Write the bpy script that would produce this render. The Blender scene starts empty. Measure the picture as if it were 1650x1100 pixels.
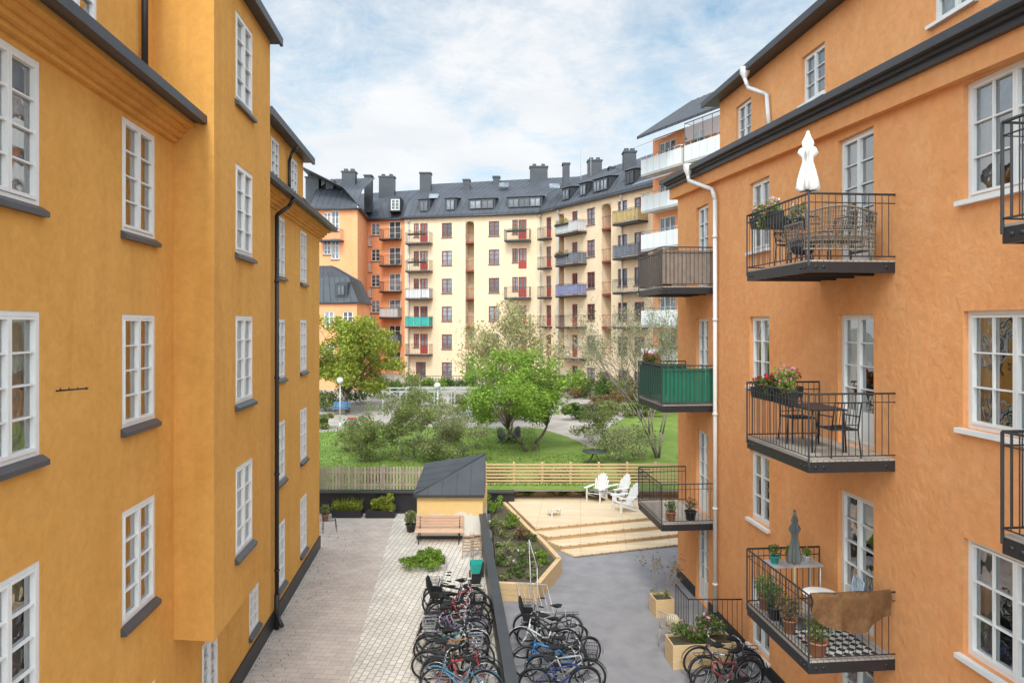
import bpy, math, random
from mathutils import Vector, Matrix
random.seed(7)
R=math.radians
H=7.9; F=1100.; HZ=523.; CX=825.
sc=bpy.context.scene; COL=sc.collection
def X(px,Y): return (px-CX)/F*Y
def Z(py,Y): return H-(py-HZ)/F*Y
def G(px,py,z=0.):
    Y=(H-z)*F/(py-HZ); return Vector((X(px,Y),Y,z))
def gz(Y): return .9+(Y-29)*.032
def GG(px,py):
    Y=(H-.9+.928)/((py-HZ)/F+.032); return Vector((X(px,Y),Y,gz(Y)))
K=-.092
def AL(a,Y,z=0.): return Vector((a+K*Y,Y,z))
AD=Vector((K,1,0)).normalized(); AV=Vector((1,-K,0)).normalized(); AANG=math.atan2(-K,1)

# ---------------- materials ----------------
def nt(name):
    m=bpy.data.materials.new(name); m.use_nodes=True; t=m.node_tree; b=t.nodes['Principled BSDF']; return m,t,b
def lk(t,a,b): t.links.new(a,b)
def pm(name,c1,c2=None,scale=3.,rough=.8,bump=0.,bscale=60.,metal=0.,stretch=(1,1,1),spec=.3,island=0.,dist=0.,objvar=0.):
    m,t,b=nt(name); N=t.nodes
    b.inputs['Roughness'].default_value=rough; b.inputs['Metallic'].default_value=metal
    b.inputs['Specular IOR Level'].default_value=spec
    c2=c2 or tuple(x*.75 for x in c1)
    tc=N.new('ShaderNodeTexCoord'); mp=N.new('ShaderNodeMapping'); mp.inputs['Scale'].default_value=stretch
    lk(t,tc.outputs['Object'],mp.inputs['Vector'])
    n=N.new('ShaderNodeTexNoise'); n.inputs['Scale'].default_value=scale; n.inputs['Detail'].default_value=6; n.inputs['Roughness'].default_value=.62; n.inputs['Distortion'].default_value=dist
    lk(t,mp.outputs[0],n.inputs['Vector'])
    r=N.new('ShaderNodeValToRGB'); r.color_ramp.elements[0].position=.32; r.color_ramp.elements[1].position=.68
    r.color_ramp.elements[0].color=(*c2,1); r.color_ramp.elements[1].color=(*c1,1)
    lk(t,n.outputs['Fac'],r.inputs['Fac']); out=r.outputs['Color']
    if island or objvar:
        k=island or objvar
        if island: g=N.new('ShaderNodeNewGeometry'); src=g.outputs['Random Per Island']
        else: g=N.new('ShaderNodeObjectInfo'); src=g.outputs['Random']
        hs=N.new('ShaderNodeHueSaturation'); mr=N.new('ShaderNodeMapRange')
        mr.inputs['To Min'].default_value=1-k; mr.inputs['To Max'].default_value=1+k
        lk(t,src,mr.inputs['Value']); lk(t,mr.outputs[0],hs.inputs['Value']); lk(t,out,hs.inputs['Color']); out=hs.outputs['Color']
    lk(t,out,b.inputs['Base Color'])
    if bump:
        n2=N.new('ShaderNodeTexNoise'); n2.inputs['Scale'].default_value=bscale; n2.inputs['Detail'].default_value=4
        lk(t,tc.outputs['Object'],n2.inputs['Vector'])
        bp=N.new('ShaderNodeBump'); bp.inputs['Strength'].default_value=bump; bp.inputs['Distance'].default_value=.02
        lk(t,n2.outputs['Fac'],bp.inputs['Height']); lk(t,bp.outputs[0],b.inputs['Normal'])
    return m
def stucco(name,c1,c2,c3,b1s,b1,b2s,b2,streak=.5,b1det=3,b1dist=.4,zmask=None,mott=.1,mscale=7,st3=(1,1,.12)):
    m,t,b=nt(name); N=t.nodes; b.inputs['Roughness'].default_value=.92; b.inputs['Specular IOR Level'].default_value=.15
    tc=N.new('ShaderNodeTexCoord')
    def noise(scale,detail=6,st=(1,1,1),dist=0):
        mp=N.new('ShaderNodeMapping'); mp.inputs['Scale'].default_value=st; lk(t,tc.outputs['Object'],mp.inputs['Vector'])
        n=N.new('ShaderNodeTexNoise'); n.inputs['Scale'].default_value=scale; n.inputs['Detail'].default_value=detail; n.inputs['Distortion'].default_value=dist; n.inputs['Roughness'].default_value=.6
        lk(t,mp.outputs[0],n.inputs['Vector']); return n.outputs['Fac']
    r=N.new('ShaderNodeValToRGB'); e=r.color_ramp.elements; e[0].position=.3; e[1].position=.7; e[0].color=(*c2,1); e[1].color=(*c1,1)
    lk(t,noise(.7,7,dist=.6),r.inputs['Fac'])
    mx=N.new('ShaderNodeMix'); mx.data_type='RGBA'; mx.inputs[7].default_value=(*c3,1)
    r2=N.new('ShaderNodeValToRGB'); r2.color_ramp.elements[0].position=.5; r2.color_ramp.elements[1].position=.8
    r2.color_ramp.elements[1].color=(streak,streak,streak,1)
    lk(t,noise(1.6,6,st3),r2.inputs['Fac']); lk(t,r2.outputs['Color'],mx.inputs[0]); lk(t,r.outputs['Color'],mx.inputs[6])
    col=mx.outputs[2]
    if zmask:
        sp=N.new('ShaderNodeSeparateXYZ'); lk(t,tc.outputs['Object'],sp.inputs[0]); nn=noise(1.3,5,dist=.3)
        ad=N.new('ShaderNodeMath'); ad.operation='MULTIPLY_ADD'; ad.inputs[1].default_value=.6; lk(t,nn,ad.inputs[0]); lk(t,sp.outputs['Z'],ad.inputs[2])
        mr=N.new('ShaderNodeMapRange'); mr.inputs['From Min'].default_value=zmask+.32; mr.inputs['From Max'].default_value=zmask+.28; lk(t,ad.outputs[0],mr.inputs['Value'])
        m2=N.new('ShaderNodeMix'); m2.data_type='RGBA'; m2.inputs[7].default_value=(.74,.70,.62,1); lk(t,mr.outputs[0],m2.inputs[0]); lk(t,col,m2.inputs[6]); col=m2.outputs[2]
    hs=N.new('ShaderNodeHueSaturation'); mr=N.new('ShaderNodeMapRange'); mr.inputs['From Min'].default_value=.3; mr.inputs['From Max'].default_value=.7; mr.inputs['To Min'].default_value=1-mott; mr.inputs['To Max'].default_value=1+mott
    lk(t,noise(mscale,6,dist=.6),mr.inputs['Value']); lk(t,mr.outputs[0],hs.inputs['Value']); lk(t,col,hs.inputs['Color'])
    lk(t,hs.outputs['Color'],b.inputs['Base Color'])
    bp=N.new('ShaderNodeBump'); bp.inputs['Strength'].default_value=b1; bp.inputs['Distance'].default_value=.03; lk(t,noise(b1s,b1det,dist=b1dist),bp.inputs['Height'])
    bq=N.new('ShaderNodeBump'); bq.inputs['Strength'].default_value=b2; bq.inputs['Distance'].default_value=.008; lk(t,noise(b2s,3),bq.inputs['Height']); lk(t,bp.outputs[0],bq.inputs['Normal'])
    lk(t,bq.outputs[0],b.inputs['Normal']); return m
def bricky(name,c1,c2,cm,w,h,mort,rot=0,rough=.85,off=.5,bump=.3,grain=.25):
    m,t,b=nt(name); N=t.nodes; b.inputs['Roughness'].default_value=rough; b.inputs['Specular IOR Level'].default_value=.2
    tc=N.new('ShaderNodeTexCoord'); mp=N.new('ShaderNodeMapping'); mp.inputs['Rotation'].default_value=(0,0,rot); lk(t,tc.outputs['Object'],mp.inputs['Vector'])
    br=N.new('ShaderNodeTexBrick'); br.offset=off; br.inputs['Scale'].default_value=1; br.inputs['Brick Width'].default_value=w; br.inputs['Row Height'].default_value=h
    br.inputs['Mortar Size'].default_value=mort; br.inputs['Color1'].default_value=(*c1,1); br.inputs['Color2'].default_value=(*c2,1); br.inputs['Mortar'].default_value=(*cm,1); br.inputs['Mortar Smooth'].default_value=.2
    lk(t,mp.outputs[0],br.inputs['Vector'])
    n=N.new('ShaderNodeTexNoise'); n.inputs['Scale'].default_value=.8; n.inputs['Detail'].default_value=8; n.inputs['Roughness'].default_value=.7; lk(t,tc.outputs['Object'],n.inputs['Vector'])
    mr=N.new('ShaderNodeMapRange'); mr.inputs['From Min'].default_value=.3; mr.inputs['From Max'].default_value=.7; mr.inputs['To Min'].default_value=1-grain; mr.inputs['To Max'].default_value=1+grain
    hs=N.new('ShaderNodeHueSaturation'); lk(t,n.outputs['Fac'],mr.inputs['Value']); lk(t,mr.outputs[0],hs.inputs['Value']); lk(t,br.outputs['Color'],hs.inputs['Color']); lk(t,hs.outputs['Color'],b.inputs['Base Color'])
    bp=N.new('ShaderNodeBump'); bp.invert=True; bp.inputs['Strength'].default_value=bump; bp.inputs['Distance'].default_value=.01; lk(t,br.outputs['Fac'],bp.inputs['Height']); lk(t,bp.outputs[0],b.inputs['Normal'])
    return m
def leafmat(name,c1,c2):
    m=pm(name,c1,c2,scale=1.3,rough=.6,island=.35,spec=.25); t=m.node_tree; N=t.nodes; b=N['Principled BSDF']
    tr=N.new('ShaderNodeBsdfTranslucent'); mx=N.new('ShaderNodeMixShader'); mx.inputs[0].default_value=.42
    src=b.inputs['Base Color'].links[0].from_socket; lk(t,src,tr.inputs['Color'])
    lk(t,b.outputs[0],mx.inputs[1]); lk(t,tr.outputs[0],mx.inputs[2]); lk(t,mx.outputs[0],N['Material Output'].inputs['Surface']); return m
def glassmat(name,base=.16):
    m,t,b=nt(name); N=t.nodes; N.remove(b)
    tr=N.new('ShaderNodeBsdfTransparent'); tr.inputs[0].default_value=(.85,.88,.88,1); gl=N.new('ShaderNodeBsdfGlossy'); gl.inputs['Roughness'].default_value=.015
    fr=N.new('ShaderNodeFresnel'); fr.inputs[0].default_value=1.6; ad=N.new('ShaderNodeMath'); ad.operation='ADD'; ad.use_clamp=True; ad.inputs[1].default_value=base
    tc=N.new('ShaderNodeTexCoord'); n=N.new('ShaderNodeTexNoise'); n.inputs['Scale'].default_value=2.2; lk(t,tc.outputs['Object'],n.inputs[0])
    bp=N.new('ShaderNodeBump'); bp.inputs['Strength'].default_value=.2; bp.inputs['Distance'].default_value=.04; lk(t,n.outputs[0],bp.inputs['Height']); lk(t,bp.outputs[0],gl.inputs['Normal'])
    lk(t,fr.outputs[0],ad.inputs[0]); mx=N.new('ShaderNodeMixShader'); lk(t,ad.outputs[0],mx.inputs[0]); lk(t,tr.outputs[0],mx.inputs[1]); lk(t,gl.outputs[0],mx.inputs[2])
    lk(t,mx.outputs[0],N['Material Output'].inputs['Surface']); return m

yellow=stucco('yellow stucco',(.70,.365,.098),(.63,.315,.076),(.50,.24,.055),2.5,.12,90,.5,.6,mott=.07)
orange=stucco('orange stucco',(.765,.355,.145),(.71,.31,.118),(.83,.47,.23),6,.8,40,.4,.45,b1det=8,b1dist=.1,mott=.07,mscale=6,st3=(1,1,.6))
cream=stucco('cream stucco',(.78,.585,.395),(.72,.53,.35),(.60,.42,.27),2,.1,30,.2,.5)
forange=stucco('far orange stucco',(.86,.375,.185),(.80,.33,.155),(.68,.28,.12),2,.1,30,.2,.5)
shedw=stucco('shed yellow plaster',(.80,.57,.25),(.77,.53,.22),(.78,.62,.35),2,.1,30,.2,.3,zmask=.92,mott=.03)
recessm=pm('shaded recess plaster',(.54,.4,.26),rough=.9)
whitep=pm('white paint',(.76,.75,.72),(.70,.69,.66),rough=.45)
redp=pm('red brown paint',(.26,.06,.045),(.2,.048,.035),rough=.5)
reddoor=pm('red door paint',(.36,.06,.045),(.28,.048,.035),rough=.5)
black=pm('black metal',(.024,.024,.027),(.017,.017,.019),rough=.45,spec=.5)
slate=pm('dark sheet metal',(.050,.053,.060),(.034,.037,.042),rough=.45,spec=.5,scale=1.5)
roofm=pm('grey roof metal',(.068,.072,.083),(.046,.049,.058),rough=.5,spec=.4,scale=.5)
sillm=pm('grey sill metal',(.075,.08,.09),rough=.4,spec=.5)
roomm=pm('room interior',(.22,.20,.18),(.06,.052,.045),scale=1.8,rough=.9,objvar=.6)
curt=pm('curtain fabric',(.80,.79,.76),(.68,.67,.65),scale=3,stretch=(12,1,.4),rough=.9)
glass=glassmat('window glass',.34)
farglass=pm('far window glass',(.22,.24,.26),(.05,.055,.063),scale=.9,rough=.1,spec=.9,objvar=.8)
deckw=bricky('new deck boards',(.70,.545,.36),(.62,.475,.31),(.26,.185,.11),3.2,.14,.009,rot=.1,bump=.3,grain=.08)
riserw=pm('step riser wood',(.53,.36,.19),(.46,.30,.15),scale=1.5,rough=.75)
woodn=pm('new wood',(.64,.455,.25),(.54,.37,.19),scale=4,stretch=(1,1,6),rough=.7)
woodo=pm('weathered wood',(.46,.39,.30),(.35,.29,.22),scale=3,rough=.85,island=.18)
woodb=pm('brown wood',(.42,.27,.17),(.3,.19,.11),scale=5,rough=.7)
woodr=pm('salmon bench wood',(.70,.46,.32),(.6,.38,.26),rough=.6)
baldeck=bricky('balcony floor boards',(.40,.35,.30),(.34,.30,.26),(.1,.09,.08),2.5,.1,.006,bump=.3,grain=.15)
paving=bricky('beige paving slabs',(.53,.44,.375),(.455,.385,.33),(.30,.26,.22),.30,.20,.006,rot=AANG,grain=.15)
cobble=bricky('pale paving stones',(.66,.60,.52),(.55,.50,.44),(.32,.30,.24),.21,.16,.014,rot=AANG+math.pi/2,grain=.16)
asphalt=pm('asphalt',(.285,.272,.278),(.215,.206,.212),scale=1.6,rough=.92,bump=.8,bscale=60,dist=.3)
gravel=pm('gravel path',(.42,.37,.32),(.29,.255,.215),scale=1.2,rough=.95,bump=.3)
concr=pm('pale concrete',(.42,.40,.37),(.34,.32,.3),rough=.9)
groundm=pm('outer ground',(.25,.24,.21),rough=.95)
grassm=pm('lawn grass',(.19,.26,.055),(.115,.185,.03),scale=.9,rough=.9,bump=.8,bscale=40,dist=.6)
bladem=leafmat('grass blades',(.19,.27,.05),(.11,.18,.03))
soil=pm('soil',(.10,.085,.05),rough=1)
leafT=leafmat('fresh green leaves',(.31,.44,.07),(.18,.30,.04))
leafA=leafmat('bright green leaves',(.27,.39,.06),(.15,.25,.035))
leafB=leafmat('yellow green leaves',(.36,.39,.06),(.23,.28,.04))
leafC=leafmat('olive leaves',(.29,.33,.11),(.18,.22,.065))
leafD=leafmat('grey green leaves',(.34,.36,.17),(.22,.24,.10))
leafE=leafmat('dark green leaves',(.14,.22,.05),(.075,.13,.03))
leafP=leafmat('pale rosy leaves',(.46,.42,.19),(.34,.33,.13))
leafR=leafmat('reddish leaves',(.32,.19,.09),(.18,.16,.06))
flowerR=leafmat('red petals',(.6,.03,.06),(.5,.02,.03))
flowerP=leafmat('pink petals',(.75,.35,.42),(.65,.25,.33))
flowerW=leafmat('white petals',(.8,.77,.74),(.7,.65,.63))
bark=pm('bark',(.17,.135,.10),(.10,.08,.06),scale=8,rough=.95,bump=.5)
barkg=pm('grey bark',(.27,.225,.185),(.18,.15,.125),scale=8,rough=.95)
terr=pm('terracotta',(.5,.23,.12),rough=.8)
greenc=pm('green corrugated sheet',(.013,.16,.095),(.01,.125,.075),rough=.4,spec=.5)
brownc=pm('weathered slat screen',(.27,.21,.17),(.2,.155,.12),scale=6,rough=.85)
teal=pm('teal plastic',(.03,.38,.32),rough=.4)
rubber=pm('black rubber',(.018,.018,.018),rough=.75)
steel=pm('steel',(.5,.5,.51),rough=.3,metal=.9)
galv=pm('galvanised metal',(.62,.62,.62),rough=.4,metal=.4)
cloth_w=pm('white canvas',(.80,.79,.76),(.72,.71,.68),rough=.9)
cloth_g=pm('dark grey canvas',(.12,.13,.125),rough=.9)
tan=pm('brown woven blanket',(.22,.115,.05),(.14,.068,.028),scale=9,rough=.95,bump=.8,bscale=60)
wick=pm('wicker',(.30,.245,.19),(.2,.15,.11),scale=30,rough=.8)
bluep=pm('blue paint',(.12,.28,.5),rough=.5)
lblue=pm('light blue paint',(.42,.55,.68),rough=.5)
yelcl=pm('yellow cladding',(.68,.48,.2),rough=.7)
bluecl=pm('blue grey cladding',(.30,.31,.5),rough=.7)
greycl=pm('grey cladding',(.22,.23,.26),rough=.7)
whitecl=pm('white cladding',(.68,.67,.65),(.62,.61,.59),rough=.6,scale=.6)
teacl=pm('turquoise cladding',(.06,.48,.4),rough=.6)
def rugmat():
    m,t,b=nt('patterned rug'); N=t.nodes; tc=N.new('ShaderNodeTexCoord'); c=N.new('ShaderNodeTexChecker'); c.inputs['Scale'].default_value=9; mp=N.new('ShaderNodeMapping'); mp.inputs['Rotation'].default_value=(0,0,.785)
    lk(t,tc.outputs['Object'],mp.inputs[0]); lk(t,mp.outputs[0],c.inputs[0]); c.inputs[1].default_value=(.6,.58,.55,1); c.inputs[2].default_value=(.03,.03,.03,1); lk(t,c.outputs[0],b.inputs['Base Color']); b.inputs['Roughness'].default_value=.95; return m
rugm=rugmat()

# ---------------- mesh builder ----------------
WL={}
class MB:
    def __init__(s): s.v=[]; s.f=[]; s.sm=[]
    def add(s,vs,fs,smooth=False):
        b=len(s.v); s.v+=[tuple(v) for v in vs]; s.f+=[tuple(i+b for i in f) for f in fs]; s.sm+=[smooth]*len(fs); return s
    def bb(s,x0,y0,z0,x1,y1,z1,M=None):
        vs=[Vector(p) for p in ((x0,y0,z0),(x1,y0,z0),(x1,y1,z0),(x0,y1,z0),(x0,y0,z1),(x1,y0,z1),(x1,y1,z1),(x0,y1,z1))]
        if M: vs=[M@v for v in vs]
        return s.add(vs,[(0,3,2,1),(4,5,6,7),(0,1,5,4),(1,2,6,5),(2,3,7,6),(3,0,4,7)])
    def box(s,c,d,rot=(0,0,0)):
        M=Matrix.Translation(c)@Matrix.Rotation(rot[2],4,'Z')@Matrix.Rotation(rot[1],4,'Y')@Matrix.Rotation(rot[0],4,'X')
        return s.bb(-d[0]/2,-d[1]/2,-d[2]/2,d[0]/2,d[1]/2,d[2]/2,M)
    def bar(s,p,q,r,n=6,r2=None):
        p=Vector(p); q=Vector(q); r2=r if r2 is None else r2; d=(q-p)
        if d.length<1e-6: return s
        d.normalize(); a=Vector((0,0,1)) if abs(d.z)<.9 else Vector((1,0,0)); u=d.cross(a).normalized(); w=d.cross(u)
        vs=[]
        for P,rr in ((p,r),(q,r2)):
            for i in range(n):
                t=2*math.pi*i/n+.4; vs.append(P+(u*math.cos(t)+w*math.sin(t))*rr)
        fs=[(i,(i+1)%n,n+(i+1)%n,n+i) for i in range(n)]+[tuple(range(n))[::-1],tuple(range(n,2*n))]
        return s.add(vs,fs,n>4)
    def path(s,pts,r,n=6,closed=False):
        pts=list(pts)
        if closed: pts.append(pts[0])
        for a,b in zip(pts,pts[1:]): s.bar(a,b,r,n)
        return s
    def lathe(s,prof,n=14,c=(0,0,0),star=0,k=8):
        vs=[]
        for r,z in prof:
            for i in range(n):
                t=2*math.pi*i/n; rr=r*(1+star*math.cos(k*t)); vs.append((c[0]+rr*math.cos(t),c[1]+rr*math.sin(t),c[2]+z))
        fs=[(j*n+i,j*n+(i+1)%n,(j+1)*n+(i+1)%n,(j+1)*n+i) for j in range(len(prof)-1) for i in range(n)]
        return s.add(vs,fs,True)
    def torus(s,c,R_,r,n=24,m=6):
        vs=[]
        for i in range(n):
            t=2*math.pi*i/n
            for j in range(m):
                q=2*math.pi*j/m; rr=R_+r*math.cos(q); vs.append((c[0]+rr*math.cos(t),c[1]+r*math.sin(q),c[2]+rr*math.sin(t)))
        fs=[(i*m+j,((i+1)%n)*m+j,((i+1)%n)*m+(j+1)%m,i*m+(j+1)%m) for i in range(n) for j in range(m)]
        return s.add(vs,fs,True)
    def prism(s,poly,z0,z1):
        n=len(poly); vs=[(p[0],p[1],z0) for p in poly]+[(p[0],p[1],z1) for p in poly]
        return s.add(vs,[tuple(range(n))[::-1],tuple(range(n,2*n))]+[(i,(i+1)%n,n+(i+1)%n,n+i) for i in range(n)])
    def quad(s,a,b,c,d): return s.add([a,b,c,d],[(0,1,2,3)])
    def mesh(s,name,mat):
        m=bpy.data.meshes.new(name); m.from_pydata(s.v,[],s.f); m.polygons.foreach_set('use_smooth',s.sm); m.materials.append(mat); m.update(); return m
    def build(s,name,mat,parent=None,loc=(0,0,0),rot=(0,0,0)):
        return inst(name,s.mesh(name,mat),parent,loc,rot)
    def wbuild(s,name,mat,parent):
        o=inst(name,s.mesh(name,mat),parent,-WL[parent.name]); WL[o.name]=Vector((0,0,0)); return o
def inst(name,mesh,parent=None,loc=(0,0,0),rot=(0,0,0)):
    o=bpy.data.objects.new(name,mesh); COL.objects.link(o); o.location=loc; o.rotation_euler=rot
    if parent: o.parent=parent
    return o
def tag(o,label,cat,group=None,kind=None):
    o['label']=label; o['category']=cat
    if group: o['group']=group
    if kind: o['kind']=kind
    return o
def thing(name,label,cat,loc=(0,0,0),rz=0,group=None,rot=None):
    o=inst(name,None,None,loc,rot or (0,0,rz)); WL[o.name]=Vector(loc); return tag(o,label,cat,group)
def struct(o): o['kind']='structure'; return o

def leafmesh(name,pts,size,mat,up=.3):
    v=[];f=[]; rnd=random.random; g=random.gauss
    for k,p in enumerate(pts):
        n=Vector((g(0,1),g(0,1),g(0,1)+up)).normalized(); a=n.cross(Vector((g(0,1),g(0,1),g(0,1)))).normalized(); b=n.cross(a)
        s=size*(.6+.8*rnd()); a=a*s*.5; b=b*s*.32; p=Vector(p)
        b0=len(v); v+=[p-a,p+b,p+a,p-b]; f.append((b0,b0+1,b0+2,b0+3))
    m=bpy.data.meshes.new(name); m.from_pydata(v,[],f); m.materials.append(mat); m.update(); return m
def blob(n,c,r,rnd=random):
    out=[]
    for _ in range(n):
        d=Vector((rnd.gauss(0,1),rnd.gauss(0,1),rnd.gauss(0,1))).normalized()*(rnd.random()**.45); out.append((c[0]+d.x*r[0],c[1]+d.y*r[1],c[2]+d.z*r[2]))
    return out
def tree(name,label,cat,loc,h,rad,base,n,size,mat,bk=bark,tr=.12,nc=34,seed=1,group=None,fork=.28,nst=1,vr=None,cr=.3,fill=.35,leanx=0.,jag=0.):
    rnd=random.Random(seed); t=thing(name,label,cat,loc,0,group); tb=MB(); pts=[]
    zc=(base+h)/2; vr=vr or (h-base)/2
    cl=[]
    for i in range(nc):
        d=Vector((rnd.gauss(0,1),rnd.gauss(0,1),rnd.gauss(0,1)))
        d.normalize(); q=fill+(1-fill)*rnd.random()**.6; q*=1+rnd.uniform(-jag,jag)
        cl.append(Vector((leanx+d.x*rad*q,d.y*rad*q,max(base,zc+d.z*vr*q))))
    tops=[]
    for k in range(nst):
        a=2*math.pi*k/nst+rnd.random(); off=.12*rad*(nst>1)
        p=Vector((math.cos(a)*off*.4,math.sin(a)*off*.4,-.1)); zf=h*fork
        prev=p; rr=tr
        for j in range(1,4):
            q=Vector((math.cos(a)*off*j+rnd.uniform(-.04,.04)*h*.4+leanx*.25*j/3,math.sin(a)*off*j+rnd.uniform(-.03,.03)*h*.4,zf*j/3)); tb.bar(prev,q,rr,7,rr*.85); rr*=.85; prev=q
        tops.append((prev,rr))
    for c in cl:
        s,rr=min(tops,key=lambda T:(T[0]-c).length+rnd.random()*.3); m1=s.lerp(c,.45)+Vector((rnd.uniform(-.1,.1),rnd.uniform(-.1,.1),.12*rad)); r1=rr*.36
        tb.bar(s,m1,r1,5,r1*.6); tb.bar(m1,c,r1*.6,5,r1*.18)
        for _ in range(3):
            e=c+Vector((rnd.gauss(0,1),rnd.gauss(0,1),rnd.gauss(0,.8)))*rad*cr*.6; tb.bar(m1.lerp(c,.6),e,r1*.25,3,r1*.08)
        cc=rad*cr*rnd.uniform(.55,1.3); k=int(n/nc*(cc/(rad*cr))**2)
        pts+=blob(k,c,(cc,cc,cc*.7),rnd)
    tb.build('trunk',bk,t)
    inst('crown',leafmesh('crown',pts,size,mat),t); return t
def wispy(label,cat,loc,h,seed,nst,leaf,bk,r0,size,spread=.5,depth=5,perend=4,lean=(0,0),name='tree',lsp=.14,open_=.38):
    rnd=random.Random(seed); t=thing(name,label,cat,loc); tb=MB(); pts=[]
    def rec(p,d,L,r,k):
        q=p+d*L*.5+Vector((rnd.gauss(0,.04),rnd.gauss(0,.04),0))*L; e=p+d*L; tb.bar(p,q,r,5 if k>2 else 3,r*.85); tb.bar(q,e,r*.85,5 if k>2 else 3,r*.65)
        if k<=1:
            for _ in range(perend): u=rnd.random(); w=p.lerp(e,u); pts.append((w.x+rnd.gauss(0,lsp),w.y+rnd.gauss(0,lsp),w.z+rnd.gauss(0,lsp)))
        if k==0: return
        for i in range(3):
            nd=(d+Vector((rnd.gauss(0,1),rnd.gauss(0,1),rnd.gauss(0,.6)+.25))*spread).normalized()
            rec(q.lerp(e,.2+.8*rnd.random()) if i else e,nd,L*rnd.uniform(.6,.85),r*.6,k-1)
    for s in range(nst):
        a=6.28*s/nst+rnd.random(); d=Vector((math.cos(a)*open_+lean[0],math.sin(a)*open_+lean[1],1)).normalized(); rec(Vector((math.cos(a)*.06,math.sin(a)*.06,-.05)),d,h*.3,r0,depth)
    tb.build('trunk',bk,t); inst('crown',leafmesh('crown',pts,size,leaf),t); return t
def bush(name,label,cat,loc,rx,ry,h,n,size,mat,group=None,flower=None,nf=0,seed=0,stems=6):
    rnd=random.Random(seed+17); t=thing(name,label,cat,loc,0,group); pts=[];sb=MB()
    for i in range(10):
        a=rnd.random()*6.28; q=rnd.random()**.5*.8; c=(math.cos(a)*rx*q,math.sin(a)*ry*q,h*rnd.uniform(.25,.85)); sb.bar((c[0]*.3,c[1]*.3,0),c,.012,4,.006)
        s_=rnd.uniform(.7,1.2); pts+=blob(n//10,c,(rx*.36*s_,ry*.36*s_,h*.25*s_),rnd)
    sb.build('stem',bark,t); inst('foliage',leafmesh('foliage',pts,size,mat),t)
    if flower:
        inst('flowers',leafmesh('flowers',[(p[0]*1.05,p[1]*1.05,p[2]+.03) for p in rnd.sample(pts,min(nf,len(pts)))],size*1.1,flower),t)
    return t

# ---------------- walls and windows ----------------
class Wall:
    def __init__(s,P0,P1):
        s.P0=Vector((P0[0],P0[1],0)); P1=Vector((P1[0],P1[1],0)); s.d=(P1-s.P0); s.L=s.d.length; s.d.normalize(); s.n=Vector((s.d.y,-s.d.x,0)); s.rz=math.atan2(s.d.y,s.d.x)
    def t(s,px):
        k=(px-CX)/F; return (k*s.P0.y-s.P0.x)/(s.d.x-k*s.d.y)
    def pt(s,t,z=0,out=0): p=s.P0+s.d*t+s.n*out; p.z=z; return p
def facade(root,W,z0,z1,ops,mat,depth=.15,name='wall',t0=0,t1=None,extra=None):
    t1=W.L if t1 is None else t1; mb=extra or MB()
    ts=sorted(set([t0,t1]+[round(x,4) for o in ops for x in o[:2]])); zs=sorted(set([z0,z1]+[round(x,4) for o in ops for x in o[2:4]]))
    ts=[x for x in ts if t0<=x<=t1]; zs=[x for x in zs if z0<=x<=z1]
    for a,b in zip(ts,ts[1:]):
        for c,d in zip(zs,zs[1:]):
            m=(a+b)/2; q=(c+d)/2
            if any(o[0]<m<o[1] and o[2]<q<o[3] for o in ops): continue
            mb.quad(W.pt(a,c),W.pt(b,c),W.pt(b,d),W.pt(a,d))
    for o in ops:
        a,b,c,d=o[:4]; D=-(o[4] if len(o)>4 and o[4] else depth)
        mb.quad(W.pt(a,c),W.pt(a,d),W.pt(a,d,D),W.pt(a,c,D)); mb.quad(W.pt(b,d),W.pt(b,c),W.pt(b,c,D),W.pt(b,d,D))
        mb.quad(W.pt(a,d),W.pt(b,d),W.pt(b,d,D),W.pt(a,d,D)); mb.quad(W.pt(b,c),W.pt(a,c),W.pt(a,c,D),W.pt(b,c,D))
    return mb.wbuild(name,mat,root)
TPL={}; vrn=random.Random(4)
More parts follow.
